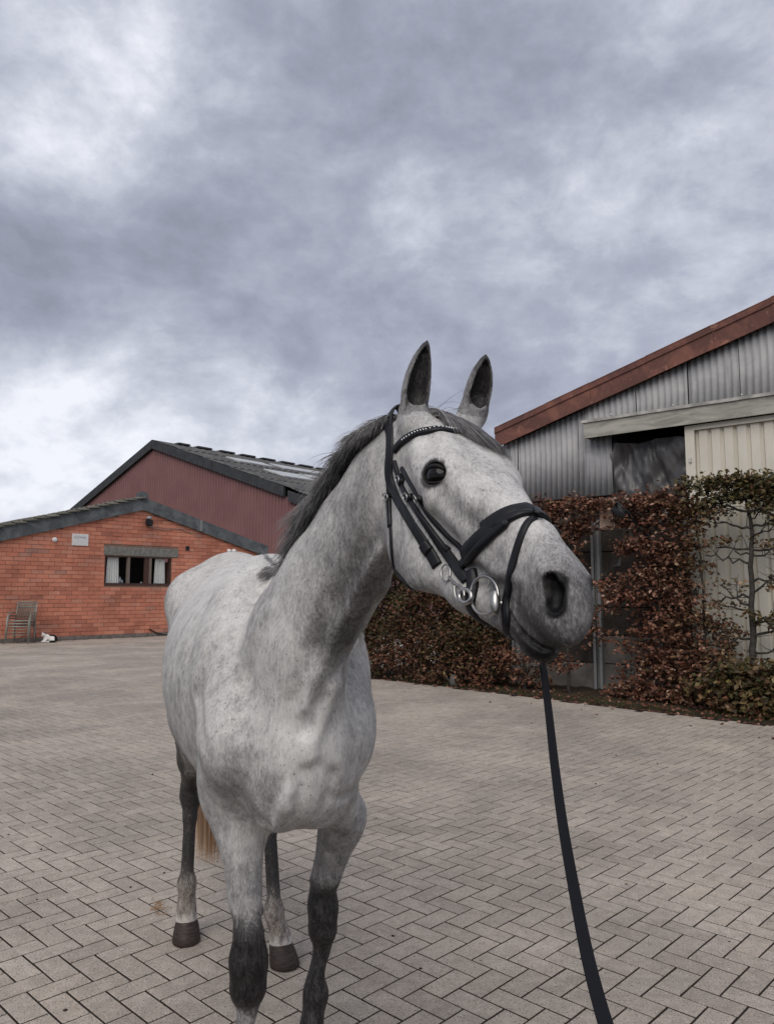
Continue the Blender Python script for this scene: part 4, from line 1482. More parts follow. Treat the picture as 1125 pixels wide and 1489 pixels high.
def build_horse_field():
    F = FLD
    build_trunk(F)
    for k in ('RF', 'LF'): leg_front(F, **LEGS[k])
    for k in ('RH', 'LH'): leg_hind(F, **LEGS[k])
    build_ears(F)
    build_head(F)
    # folds of skin and muscle edges, laid on the surface where they are seen
    def on_skin(px, py, lift=0.0):
        r = ray(px, py); r = r / np.linalg.norm(r)
        t = np.arange(1.0, 4.2, .002)
        q = np.array([0, 0, CAM_H]) + t[:, None] * r
        ii = [np.clip(np.searchsorted(F.ax[k], q[:, k]), 0, len(F.ax[k]) - 1) for k in range(3)]
        d = F.D[ii[0], ii[1], ii[2]]
        h = np.argmax(d < 0.002)
        return q[h] - r * lift
    for pts, rad, k, sub in [
        ([(407, 1142), (403, 1172), (393, 1212)], [.004, .008, .008], .030, True),
        ([(338, 1132), (350, 1166), (386, 1206)], [.003, .006, .006], .030, True),
        ([(440, 1122), (436, 1150), (430, 1180)], [.003, .006, .006], .025, True),
        ([(462, 1108), (486, 1130), (478, 1165), (466, 1186)], [.003, .008, .009, .006], .030, True),
        ([(530, 1140), (512, 1154), (492, 1162)], [.004, .005, .005], .025, True),
        ([(420, 1150), (413, 1172), (402, 1200)], [.010, .010, .008], .030, False),
        ([(448, 1082), (450, 1098)], [.016, .014], .035, False),
        ([(545, 878), (505, 955), (473, 1019), (455, 1062)], [.006, .009, .009, .006], .035, True),
        ([(560, 850), (520, 925), (484, 1000), (460, 1066)], [.008, .009, .009, .008], .030, False),
        ([(548, 800), (502, 880), (470, 950), (440, 1030)], [.006, .009, .009, .006], .030, False),
        ([(528, 800), (486, 878), (452, 950), (425, 1020)], [.006, .011, .011, .006], .045, True),
        ([(375, 905), (352, 985), (345, 1060)], [.006, .010, .006], .045, True),
        ([(318, 930), (282, 1010), (290, 1085)], [.004, .008, .004], .04, True),
    ]:
        q = [on_skin(*p, lift=(.0005 if min(b_ for _, b_ in pts) > 1090 else .004) if sub else -.002) for p in pts]
        for a, b, ra, rb in zip(q[:-1], q[1:], rad[:-1], rad[1:]):
            n = max(1, int(np.linalg.norm(a - b) / .03))
            F.cone(a, b, ra, rb, k, sub)
    # the line of the lips, cut where it is seen on the near side and mirrored to the far side
    q = [on_skin(*p) for p in ((736, 890), (744, 904), (753, 917), (769, 933), (788, 944), (806, 948))]
    for mir in (0, 1):
        w = [Hd(*(to_head(p) * np.array([-1, 1, 1]))) for p in q] if mir else q
        for a, b in zip(w[:-1], w[1:]):
            F.cone(a, b, .0055, .0055, .004, True)
            ins = HR[:, 0] * (.006 if mir else -.006) - HR[:, 1] * .002
            F.cone(a + ins, b + ins, .0042, .0042, .003, True)
    return F.mesh()


HV, HF = build_horse_field()
# ------------------------------------------------------------------ coat, hooves, eyes, hair
from mathutils.bvhtree import BVHTree
SKIN = BVHTree.FromPolygons(HV.tolist(), HF.tolist())
CAM = Vector((0, 0, CAM_H))


def skin_at(px, py):
    h = SKIN.ray_cast(CAM, Vector(ray(px, py)))
    return None if h[0] is None else (np.array(h[0]), np.array(h[1]))


def snap(p):
    h = SKIN.find_nearest(Vector(p))
    return np.array(h[0]), np.array(h[1])


def sst(v, a, b):
    t = np.clip((v - a) / (b - a), 0, 1)
    return t * t * (3 - 2 * t)


def blob(V, c, r): return np.exp(-((V - np.asarray(c)) ** 2).sum(1) / (r * r))


def seg_blob(V, a, b, r):
    a, b = np.asarray(a), np.asarray(b)
    t = np.clip(((V - a) @ (b - a)) / ((b - a) @ (b - a)), 0, 1)
    d2 = ((V - (a + t[:, None] * (b - a))) ** 2).sum(1)
    return np.exp(-d2 / (r * r))


def coat_maps(V):
    H = (V - HT) @ HR / HS                                  # head coordinates
    Hc = H
    def _cheek(h):                                          # how far behind the round of the cheek
        return np.sqrt(((h[:, 1] - .165) / 1.0) ** 2 + (h[:, 2] + .15) ** 2) - .145
    z = V[:, 2]
    fl = (V - HO) @ HU; ll = (V - HO) @ HL
    head = (np.abs(H[:, 0]) < .14) & (H[:, 1] > -.02) & (H[:, 1] < .7) & (H[:, 2] > -.34) & (H[:, 2] < .1) & (z > 1.3)
    grey = np.full(len(V), .40)
    dark = np.zeros(len(V)); warm = np.zeros(len(V)); pale = np.zeros(len(V))
    # trunk
    back = sst(z, 1.15, 1.55) * (fl < .1)
    grey = grey - .25 * back
    grey += .55 * blob(V, P(268, 880, 3.2), .17) + .15 * sst(-fl, .5, .9) * (1 - back)
    warm += .8 * seg_blob(V, P(352, 850, 2.6), P(312, 950, 2.45), .045) + .35 * blob(V, P(330, 815, 3.2), .25) + .25 * blob(V, P(525, 965, 2.35), .10)
    warm += .3 * (1 - sst(z, .85, 1.05)) * (fl < -.2) * (z > .75)
    # neck
    nk = sst(z, 1.15, 1.3) * (V[:, 1] < 2.6) * sst(np.hypot(Hc[:, 0] * 1.0, 0) * 0 + _cheek(Hc), .0, .05)
    s1 = skin_at(540, 860); s2 = skin_at(505, 935); s3 = skin_at(470, 1000)
    grey += .50 * nk * seg_blob(V, s1[0], s2[0], .075) + .10 * nk * seg_blob(V, s2[0], s3[0], .08)
    dark += .06 * nk * seg_blob(V, s1[0] + (.02, 0, .03), s2[0], .085)
    a = skin_at(470, 900); b = skin_at(540, 740)
    grey += .28 * nk * seg_blob(V, a[0], b[0], .085)
    a = skin_at(405, 950); b = skin_at(440, 880)
    pale += .35 * nk * seg_blob(V, a[0], b[0], .12)
    a = skin_at(342, 1140); grey += .22 * blob(V, a[0], .11)
    a = skin_at(385, 1150); grey += .20 * blob(V, a[0], .07)
    a = skin_at(310, 1050); pale += .4 * blob(V, a[0], .13)
    a = skin_at(446, 1098); pale += .45 * blob(V, a[0], .11); dark -= .25 * blob(V, a[0], .1)
    a = skin_at(430, 1150); pale += .5 * blob(V, a[0], .10)
    a = skin_at(420, 1050); pale += .35 * blob(V, a[0], .12)
    a = skin_at(520, 1060); pale += .25 * blob(V, a[0], .09)
    # head
    h = head * (1 - sst(_cheek(H), -.01, .035) * (1 - sst(H[:, 1], .22, .30)))
    Hs = H.copy(); Hs[:, 0] = np.abs(Hs[:, 0])
    front = sst(H[:, 2], -.10, -.03) * (1 - sst(H[:, 1], .44, .56))
    grey = grey * (1 - h) + (.33 - .20 * front) * h
    grey += h * .62 * seg_blob(Hs, (.070, .245, -.062), (.052, .345, -.066), .024)
    grey += h * .35 * sst(H[:, 1], .36, .50) + h * .30 * (1 - sst(H[:, 2], -.27, -.19)) + h * .25 * seg_blob(Hs, (.06, .40, -.11), (.04, .49, -.12), .035)
    eye = np.array(EYE)
    de = np.sqrt((((Hs - eye) * (1, 1, 1.1)) ** 2).sum(1))
    dark += h * (1.05 * (1 - sst(de, .022, .041)) + .20 * (1 - sst(de, .033, .062)))
    nost = np.array((.034, .556, -.058)); Hq = Hs * (.25, 1, 1)
    dn = np.sqrt(-np.log(np.maximum(seg_blob(Hq, (.0095, .538, -.042), (.0095, .561, -.068), .05), 1e-30))) * .05 + np.maximum(.012 - Hs[:, 0], 0)
    dark += h * (1.35 * (1 - sst(dn, .0140, .0215)) + .22 * (1 - sst(dn, .03, .07)))
    lip = seg_blob(Hs, (.044, .49, -.135), (.036, .555, -.146), .030) + seg_blob(Hs, (.036, .555, -.146), (0, .600, -.138), .030)
    dark += h * (.62 * np.clip(lip, 0, 1) + .42 * sst(-H[:, 2], .138, .152) * sst(H[:, 1], .46, .50))
    grey += h * .34 * sst(H[:, 1], .47, .58)
    dark += h * (.16 * sst(H[:, 1], .48, .58) - .18 * blob(H, (.0, .56, -.02), .05))
    pale += h * .5 * blob(H, (.02, .585, -.075), .030)
    # ears: dark cups, dark tips
    for sx in (1, -1):
        bb, mm, tt = EAR_BASE[sx], EAR_BOW[sx], EAR_TIP[sx]
        ax = nz(tt - bb); L = np.linalg.norm(tt - bb)
        q = (V - bb) @ ax / L
        rad = np.linalg.norm((V - bb) - np.outer((V - bb) @ ax, ax), axis=1)
        on = (q > .05) & (q < 1.1) & (rad < .06)
        cdir = nz(nz(np.array([0, 0, CAM_H]) - mm) * .8 + np.array([.25 if sx == 1 else .35, 0, 0]))
        bow = bb * (1 - q[:, None]) ** 2 + 2 * (q * (1 - q))[:, None] * (2 * mm - (bb + tt) / 2) + tt * (q ** 2)[:, None]
        nrmp = ((V - bow) @ cdir)
        lat = np.linalg.norm((V - bow) - np.outer(nrmp, cdir) - np.outer((V - bow) @ ax, ax), axis=1)
        wq = np.interp(q, [0, .15, .35, .55, .75, .9, 1], [.024, .0275, .0295, .0265, .0190, .0095, .003])
        inside = on * (1 - sst(lat / wq, .66, 1.12)) * (nrmp < wq * .75) * (nrmp > -wq * .75)
        grey = np.where(on, .70 + .40 * sst(q, .4, 1), grey)
        dark = dark + on * (sst(q, .80, .97) * .8) + 1.0 * inside * sst(q, .06, .2)
    # legs
    for k, q in LEGS.items():
        c0 = q['hoof'][:2]
        axis_x = [q['hoof'][:2], q['fet'][:2]] + ([q['knee'][:2], q['mid'][:2], q['top'][:2]] if 'knee' in q else [q['hock'][:2], (q['stifle'] * .45 + q['hock'] * .55)[:2], q['stifle'][:2]])
        zz = [0, q['fet'][2]] + ([q['knee'][2], q['mid'][2], q['top'][2]] if 'knee' in q else [q['hock'][2], (q['stifle'] * .45 + q['hock'] * .55)[2], q['stifle'][2]])
        cx_ = np.interp(z, zz, [a[0] for a in axis_x]); cy_ = np.interp(z, zz, [a[1] for a in axis_x])
        rr = np.hypot(V[:, 0] - cx_, V[:, 1] - cy_)
        on = 1 - sst(rr, .10, .16)
        if k == 'RF':
            on = on * (z < .95)
            dark += on * (1.12 * sst(-z, -.69, -.56) * (1 - .55 * sst(-z, -.44, -.38)))
            grey += on * (.20 * sst(-z, -.9, -.7))
            pale += on * .45 * blob(V, P(362, 1235, 2.12), .09)
        elif k == 'LF':
            on = on * (z < .95)
            dark += on * (1.05 * sst(-z, -.66, -.55))
            grey += on * (.25 * sst(-z, -.86, -.72))
        else:
            on = on * (z < 1.12) * (fl < -.35)
            dark += on * (.95 * sst(-z, -1.10, -.82) * (1 - .60 * sst(-z, -.36, -.20)))
            warm += on * (.8 * sst(-z, -.80, -.40))
            zc_ = z + .010 * np.sin(V[:, 0] * 190 + V[:, 1] * 60) + .008 * np.sin(V[:, 1] * 310 - V[:, 0] * 140)
            cor = .62 * sst(-zc_, -.130, -.088)
            dark *= 1 - on * cor; grey *= 1 - on * cor; warm *= 1 - on * cor * .7; pale += on * cor
    return np.clip(grey, 0, 1.3), np.clip(dark, 0, 1.3), np.clip(warm, 0, 1), np.clip(pale, 0, 1)


def coat_material():
    m = NT('coat', 0.62, 0.25)
    g, d, w, p = m.attr('grey'), m.attr('dark'), m.attr('warm'), m.attr('pale')
    # hair lies along the body: noise stretched up and down
    st = m.scale(m.co(), (1.0, 1.0, 0.42))
    hair = m.noise(210, 4, 0.68, 0.0, st)
    clump = m.noise(52, 5, 0.68, 0.6, st)
    patch = m.noise(13, 5, 0.62, 0.8)
    dap = m.voro(26, 'SMOOTH_F1')
    v = m.math('ADD', m.math('MULTIPLY', hair, .95), m.math('ADD', m.math('MULTIPLY', clump, .95), m.math('ADD', m.math('MULTIPLY', patch, .70), m.math('MULTIPLY', dap, .26))))
    t = m.math('ADD', m.math('SUBTRACT', v, 1.79), m.math('MULTIPLY', g, 1.0))
    t = m.math('SUBTRACT', t, m.math('MULTIPLY', p, .50))
    c = m.ramp(m.mapr(t, -.48, .74, smooth=False), [(0, (.66, .645, .615)), (.28, (.52, .508, .485)), (.52, (.325, .316, .308)), (.78, (.18, .174, .172)), (1, (.085, .081, .080))])
    tan = m.mix(m.math('MULTIPLY', m.mapr(clump, .25, .7), .9), (.42, .34, .255), (.26, .19, .14))
    c = m.mix(m.math('MULTIPLY', w, .55), c, tan)
    # flea-bitten specks
    sp = m.voro(62, 'F1'); few = m.noise(9, 2, .5)
    spk = m.math('MULTIPLY', m.mapr(sp, .20, .11), m.mapr(few, .46, .60))
    c = m.mix(m.math('MULTIPLY', spk, .55), c, (.085, .066, .060))
    de = m.math('ADD', d, m.math('MULTIPLY', m.math('SUBTRACT', m.math('ADD', m.math('MULTIPLY', clump, 1.15), m.math('MULTIPLY', hair, .9)), 1.02), 1.0))
    df = m.mapr(m.math('MULTIPLY', de, m.mapr(d, .0, .18)), .12, .95)
    dk = m.mix(m.mapr(m.math('ADD', m.math('MULTIPLY', hair, .55), m.math('MULTIPLY', clump, .6)), .44, .78), (.006, .0055, .006), (.078, .072, .069))
    c = m.mix(df, c, dk)
    c = m.mix(m.mapr(d, 1.0, 1.25), c, (.004, .0036, .0038))
    m.color(c)
    m.rough(m.mapr(d, .2, 1.0, .66, .52))
    m.bump(m.math('ADD', m.math('MULTIPLY', hair, .6), m.math('MULTIPLY', clump, .7)), .32, .0035)
    return m.m


HORSE = thing('horse', 'dappled grey horse standing on the paving in a black bridle, ears pricked', 'horse', HO)
HORSE_OFF = -HO


def horse_part(name, me, mat, parent=None):
    """meshes come in world coordinates; move them to the origin of the thing they belong to"""
    me.transform(Matrix.Translation(Vector(HORSE_OFF)))
    return link(name, me, mat, parent or HORSE)


body_me = quick_mesh('body', HV, HF)
for nm, val in zip(('grey', 'dark', 'warm', 'pale'), coat_maps(HV)):
    set_attr(body_me, nm, val)
COAT = coat_material()
horse_part('body', body_me, COAT)

# hooves: flared horn boxes with a rounded toe
hoof_m = NT('hoof horn', .55, .3)
_r = hoof_m.noise(60, 4, .6, 0, hoof_m.scale(hoof_m.co(), (.5, .5, 3)))
hoof_m.color(hoof_m.ramp(_r, [(.3, (.018, .012, .010)), (.55, (.040, .028, .023)), (.75, (.075, .056, .046))]))
hoof_m.bump(_r, .4, .004)
HOOF_DIR = {'RF': HU, 'LF': HU, 'RH': nz(HU + HL * -.1), 'LH': nz(HU + HL * .55)}
for k, q in LEGS.items():
    fw = HOOF_DIR[k]; sd = np.array([-fw[1], fw[0], 0])
    rings = []
    n = 28
    for zz, rx, ry, off in [(.086, .038, .040, -.012), (.083, .0455, .047, -.010), (.076, .0480, .050, -.007), (.055, .052, .055, .002), (.03, .0565, .061, .010), (.006, .060, .066, .017), (.0, .0585, .064, .017)]:
        w = 2 * np.pi * np.arange(n) / n
        ry_ = np.where(np.cos(w) > 0, ry, ry * .86)
        tilt = np.where(zz > .05, -.012 * np.cos(w) * 0 , 0)
        pts = q['hoof'] + fw * off + np.outer(np.cos(w) * ry_, fw) + np.outer(np.sin(w) * rx, sd)
        pts[:, 2] = .004 + zz + (-.016 * (1 - np.cos(w)) / 2 if zz > .07 else 0)
        rings.append(pts)
    V = np.concatenate(rings)
    F = [(i * n + j, (i + 1) * n + j, (i + 1) * n + (j + 1) % n, i * n + (j + 1) % n) for i in range(len(rings) - 1) for j in range(n)]
    F += [tuple(range(n)), tuple((len(rings) - 1) * n + j for j in range(n - 1, -1, -1))]
    horse_part('hoof', MB().add(V, F).mesh('hoof', True), hoof_m.m)

# eyes
eye_m = NT('eye', .10, .25)
eye_m.color(eye_m.mix(eye_m.mapr(eye_m.noise(60, 2), .45, .65), (.004, .0035, .0035), (.016, .010, .007)))
lid_m = plain('eyelid skin', (.014, .0125, .013), .6, .2, nscale=120)
for sx in (1, -1):
    ex, ey, ez = eye_axes(sx)
    eye = np.array(EYE) * (sx, 1, 1)
    bm = bmesh.new()
    bmesh.ops.create_uvsphere(bm, u_segments=32, v_segments=20, radius=.0290 * HS)
    bm.transform(Matrix.Translation(Vector(Hd(*(eye - ex * .0150)))))
    me = bpy.data.meshes.new('eye'); bm.to_mesh(me); bm.free()
    me.polygons.foreach_set('use_smooth', np.ones(len(me.polygons), bool))
    horse_part('eye', me, eye_m.m)
    for up, lift in ((1, .0), (-1, .0)):                   # upper and lower lid rims
        pts, rad = [], []
        for i in range(15):
            a = math.pi * i / 14
            c, s_ = math.cos(a), math.sin(a)
            loc = eye + ey * (.0262 * c) + ez * (up * (.0150 if up > 0 else .0175) * s_ - .0005)
            v = loc - (eye - ex * .0150)
            rr = .0295
            t2 = max(rr * rr - (v - ex * (v @ ex)) @ (v - ex * (v @ ex)), 0)
            loc = (eye - ex * .0150) + (v - ex * (v @ ex)) + ex * max(math.sqrt(t2), .004)
            pts.append(Hd(*loc)); rad.append((.0050 if up > 0 else .0028) * (.45 + .55 * s_))
        horse_part('eyelid', MB().tube(pts, rad, 8).mesh('eyelid', True), lid_m)


# ------------------------------------------------------------------ hair
def strands(name, roots, parent, mat, segs=6):
    """roots: list of (point list, root radius, shade). Three-sided tapering strands in one mesh"""
    n = len(roots); m = segs + 1
    pts = np.zeros((n, m, 3)); rad = np.zeros(n); sh = np.zeros(n)
    for i, (p, r, s) in enumerate(roots):
        p = np.asarray(p, float)
        u = np.linspace(0, 1, len(p)); v = np.linspace(0, 1, m)
        for k in range(3): pts[i, :, k] = np.interp(v, u, p[:, k])
        rad[i], sh[i] = r, s
    tg = np.gradient(pts, axis=1); tg /= np.linalg.norm(tg, axis=2, keepdims=True) + 1e-9
    ref = nrg.normal(size=(n, 1, 3))
    a = np.cross(tg, ref); a /= np.linalg.norm(a, axis=2, keepdims=True) + 1e-9
    b = np.cross(tg, a)
    taper = np.interp(np.linspace(0, 1, m), [0, .5, .85, 1], [1, .9, .5, .05])
    V = np.zeros((n, m, 3, 3))
    for k in range(3):
        w = 2 * np.pi * k / 3
        V[:, :, k] = pts + (a * math.cos(w) + b * math.sin(w)) * (rad[:, None] * taper[None])[:, :, None]
    idx = np.arange(n * m * 3).reshape(n, m, 3)
    F = np.stack([idx[:, :-1], np.roll(idx, -1, 2)[:, :-1], np.roll(idx, -1, 2)[:, 1:], idx[:, 1:]], -1).reshape(-1, 4)
    me = quick_mesh(name, V.reshape(-1, 3), F)
    set_attr(me, 'shade', np.repeat(sh, m * 3))
    set_attr(me, 'along', np.tile(np.repeat(np.linspace(0, 1, m), 3), n))
    return horse_part(name, me, mat, parent)


def drop(x, y):
    h = SKIN.ray_cast(Vector(Hd(x, y, .10)), Vector(-HR[:, 2]))
    return (np.array(h[0]), np.array(h[1])) if h[0] is not None else snap(Hd(x, y, 0))


def bez(p0, p1, p2, p3, n=7):
    t = np.linspace(0, 1, n)[:, None]
    return (1 - t) ** 3 * p0 + 3 * t * (1 - t) ** 2 * p1 + 3 * t * t * (1 - t) * p2 + t ** 3 * p3


hair_m = NT('mane hair', .5, .35)
hair_m.color(hair_m.ramp(hair_m.attr('shade'), [(0, (.040, .038, .041)), (.4, (.125, .122, .126)), (.75, (.28, .272, .268)), (1, (.50, .485, .465))]))
tail_m = NT('tail hair', .55, .3)
tail_m.color(tail_m.ramp(tail_m.attr('shade'), [(0, (.24, .125, .06)), (.4, (.47, .27, .145)), (.7, (.60, .42, .28)), (1, (.72, .63, .53))]))

# crest line from the poll to the withers, found on the skin from above
crest = []
_side = nz((.86, .5, 0))
_N = np.array([P(389, 835, 2.42), P(430, 775, 2.22), P(474, 730, 2.05), P(518, 683, 1.93), P(556, 642, 1.82), P(585, 612, 1.75)])
for t in np.linspace(0, 1, 90):
    q = t * (len(_N) - 1); i = min(int(q), len(_N) - 2)
    p = _N[i] * (1 - (q - i)) + _N[i + 1] * (q - i)
    d = nz(_N[i + 1] - _N[i]); up = nz(UPV - d * d[2])
    h = SKIN.ray_cast(Vector(p + up * .5), Vector(-up))
    crest.append((np.array(h[0]) if h[0] is not None else p, up, d))
roots = []
tufts = [(nrg.uniform(.06, 1), nrg.normal(.58, .16), nrg.normal() * .3, nrg.normal() * .2) for _ in range(150)]
for j in range(8200):
    tu, shd, lw, bw = tufts[nrg.integers(0, len(tufts))]
    t = np.clip(tu + nrg.normal() * .006, 0, 1)
    i = int(t * (len(crest) - 1)); c, up, d = crest[i]
    off = np.clip(nrg.normal() * .6, -1, 1) * .016
    p, nrm = snap(c + _side * off + d * nrg.uniform(-.006, .006))
    L = (.082 + nrg.uniform(-.020, .022)) * np.interp(t, [0, .06, .15, .3, .8, 1], [.42, .62, .9, 1.1, .95, .8])
    near = off < .008                                       # most of it lies over on the near (right) side
    lean = -_side * ((.75 + lw * .5 + nrg.normal() * .12) if near else nrg.uniform(-.5, .1))
    back = -d * np.clip(.45 + bw + nrg.normal() * .10, .05, 1.1)
    p1 = p + up * L * .24 + lean * L * .24
    p2 = p + up * L * .24 + lean * L * .66 + back * L * .45
    p3 = p + up * L * (-.20 if near else .22) + nrg.normal() * up * L * .10 + lean * L * .95 + back * L * .95
    roots.append((bez(p - nrm * .004, p1, p2, p3), nrg.uniform(.0006, .0012), np.clip(shd + nrg.normal() * .08, 0, 1)))
for j in range(150):                                        # fly-away wisps at the withers and along the top
    i = nrg.integers(0, len(crest)) if j > 90 else nrg.integers(0, 14); c, up, d = crest[i]
    p, nrm = snap(c)
    L = nrg.uniform(.04, .085)
    back = -d * nrg.uniform(.5, 1.2)
    p3 = p + nz(up * nrg.uniform(.3, 1) + back + nrg.normal(size=3) * .3) * L
    roots.append((bez(p, p + up * L * .3, p + up * L * .6, p3), .0006, np.clip(nrg.normal(.45, .2), 0, 1)))
strands('mane', roots, None, hair_m.m)

# forelock: from between the ears, over the browband, towards the far side of the face
roots = []
locks = [(nrg.random(), nrg.normal() * .006, nrg.normal(.48, .17)) for _ in range(46)]
for j in range(2100):
    k, wob, shd = locks[nrg.integers(0, len(locks))]
    k = np.clip(k + nrg.normal() * .02, 0, 1)
    x0 = np.clip(np.interp(k, [0, 1], [.018, -.030]) + nrg.normal() * .005, -.034, .024)
    p0, n0 = drop(x0, nrg.uniform(-.022, .015))
    xe = np.interp(k, [0, .3, 1], [.022, -.012, -.072]) + wob + nrg.normal() * .005
    ye = np.interp(k, [0, .35, .7, 1], [.075, .125, .160, .165]) + nrg.normal() * .018
    p3, n3 = drop(xe, ye); pm, nm_ = drop(x0 * .5 + xe * .5, ye * .45)
    lift = nrg.uniform(.003, .013)
    roots.append((bez(p0 - n0 * .004, p0 + n0 * (.010 + lift) + HR[:, 1] * .012, pm + nm_ * (lift + .014), p3 + n3 * lift * nrg.uniform(.15, .9), 9), nrg.uniform(.0005, .0010), np.clip(shd + nrg.normal() * .10, 0, 1)))
for j in range(6):
    p0, n0 = drop(nrg.normal() * .012, nrg.uniform(-.03, .02))
    e = p0 + nz(n0 * .7 + nrg.normal(size=3) * .5 + np.array([.9, 0, .1])) * nrg.uniform(.05, .11)
    roots.append((bez(p0, p0 + n0 * .03, (p0 + e) / 2 + n0 * .03, e), .0004, .3))
strands('forelock', roots, None, hair_m.m, 8)

# tail: hangs behind the hind legs
dock, _ = snap(B(-1.50, 0, 1.42))
roots = []
tl = P(305, 1256, 3.85)
for j in range(900):
    a, rr = nrg.uniform(0, 2 * math.pi), math.sqrt(nrg.random())
    p0 = dock + HL * math.cos(a) * rr * .03 + UPV * nrg.uniform(-.06, .03)
    wv = np.array([math.cos(a) * rr, math.sin(a) * rr, 0])
    end = tl + wv * np.array([.075, .06, 0]) + UPV * (nrg.uniform(0, .55) ** 2 * .9)
    m1 = p0 - HU * .12 + wv * .06 - UPV * .08
    m2 = np.array([tl[0], tl[1], .75]) + wv * np.array([.105, .085, 0])
    roots.append((bez(p0, m1, m2, end, 9), nrg.uniform(.0014, .0028), np.clip(nrg.normal(.5, .18) - .35 * (math.cos(a) * rr), 0, 1)))
strands('tail', roots, None, tail_m.m, 8)

# short coat hair over the whole body: it lies back and down, on the face towards the muzzle
tri = HF[:, [0, 1, 2]]
A_ = HV[HF[:, 0]]; B_ = HV[HF[:, 1]]; C_ = HV[HF[:, 2]]; D_ = HV[HF[:, 3]]
fn_ = np.cross(C_ - A_, D_ - B_); area = np.linalg.norm(fn_, axis=1)
ctr = (A_ + B_ + C_ + D_) / 4
near = 1.0 / np.maximum(ctr[:, 1], 1.0) ** 1.2 * (ctr[:, 2] > .09)
pw = area * near; pw /= pw.sum()
NH = 150000
ii = nrg.choice(len(HF), NH, p=pw)
w_ = nrg.dirichlet((1, 1, 1, 1), NH)
root = A_[ii] * w_[:, :1] + B_[ii] * w_[:, 1:2] + C_[ii] * w_[:, 2:3] + D_[ii] * w_[:, 3:]
nn_ = fn_[ii] / (area[ii][:, None] + 1e-12)
hl_ = (root - HT) @ HR / HS
onh = (np.abs(hl_[:, 0]) < .14) & (hl_[:, 1] > .02) & (hl_[:, 1] < .7) & (hl_[:, 2] > -.30) & (root[:, 2] > 1.35) & (root[:, 1] < 1.72)
flow = np.where(onh[:, None], HR[:, 1][None] * np.ones((NH, 1)) * .9 - UPV * .35, -UPV * .9 - HU * .55)
flow = flow + nrg.normal(size=(NH, 3)) * .30
t_ = flow - nn_ * (flow * nn_).sum(1)[:, None]
t_ /= np.linalg.norm(t_, axis=1)[:, None] + 1e-9
Lh = np.where(onh, nrg.uniform(.004, .008, NH), nrg.uniform(.007, .014, NH)) * np.where(root[:, 2] < .6, .8, 1)
wd = nrg.uniform(.00022, .00042, NH)
tip = root + t_ * Lh[:, None] + nn_ * (Lh * nrg.uniform(.10, .34, NH))[:, None]
sd_ = np.cross(t_, nn_)
HVV = np.stack([root - sd_ * wd[:, None], root + sd_ * wd[:, None], tip], 1).reshape(-1, 3)
hm = quick_mesh('coat_hair', HVV, np.arange(NH * 3).reshape(-1, 3), False)
gm4 = coat_maps(root)
jit = nrg.normal(size=NH) * .22
for nm, val, k in zip(('grey', 'dark', 'warm', 'pale'), gm4, (1, .25, 0, 0)):
    set_attr(hm, nm, np.repeat(np.clip(val + jit * k, 0, 1.4), 3))
horse_part('coat_hair', hm, COAT)['kind'] = 'stuff'

# whiskers on chin and lips, lashes
roots = []
for j in range(26):
    y = nrg.uniform(.49, .60)
    p0, n0 = snap(Hd(nrg.uniform(-.03, .05), y, -.20))
    e = p0 + nz(n0 + nrg.normal(size=3) * .25 - UPV * .2) * nrg.uniform(.006, .018)
    roots.append((np.array([p0, (p0 + e) / 2 + nrg.normal(size=3) * .001, e]), .00025, nrg.uniform(.4, 1)))
strands('whiskers', roots, None, hair_m.m, 2)
# ================================================================== BRIDLE AND LEAD REIN
BR = thing('bridle', 'black leather bridle with padded noseband, flash strap and sparkling browband on the horse\'s head', 'bridle', HT)


def tack(name, me, mat, parent=None):
    off = BR.location
    me.transform(Matrix.Translation(-Vector(off)))
    return link(name, me, mat, parent or BR)


leather = NT('black leather', .42, .28)
_n = leather.noise(160, 4, .6)
leather.color(leather.mix(_n, (.0045, .0047, .0062), (.0100, .0102, .0125)))
leather.rough(leather.mapr(leather.noise(40, 3), .3, .7, .34, .52))
leather.bump(_n, .25, .001)
leather = leather.m
steel = NT('bit steel', .33, .5, 1.0); steel.color(steel.mix(steel.noise(60, 3), (.34, .33, .31), (.48, .47, .45))); steel = steel.m
crystal = NT('crystal', .06, .8, .3); crystal.color((.82, .83, .86)); crystal = crystal.m


def catmull(p, n):
    p = np.asarray(p, float)
    if len(p) < 3:
        return np.stack([p[0] + (p[-1] - p[0]) * t for t in np.linspace(0, 1, n)])
    q = np.concatenate([[2 * p[0] - p[1]], p, [2 * p[-1] - p[-2]]])
    out = []
    for t in np.linspace(0, len(p) - 1 - 1e-6, n):
        i = int(t); u = t - i
        a, b, c, d = q[i:i + 4]
        out.append(.5 * (2 * b + (c - a) * u + (2 * a - 5 * b + 4 * c - d) * u * u + (3 * b - a - 3 * c + d) * u ** 3))
    return np.array(out)


def sm(x, k=2, it=2):
    for _ in range(it):
        y = np.pad(x, ((k, k), (0, 0)), mode='edge')
        x = sum(y[i:i + len(x)] for i in range(2 * k + 1)) / (2 * k + 1)
    return x


def px_path(pts):
    out = []
    for p in pts:
        if len(p) == 3: out.append(snap(Hd(*p))[0]); continue
        h = skin_at(*p)
        out.append(snap(P(p[0], p[1], 1.62))[0] if h is None or h[0][1] > 1.74 else h[0])
    return out


def mirror(p):
    h = to_head(p); h = h * np.array([-1, 1, 1])
    return Hd(*h)


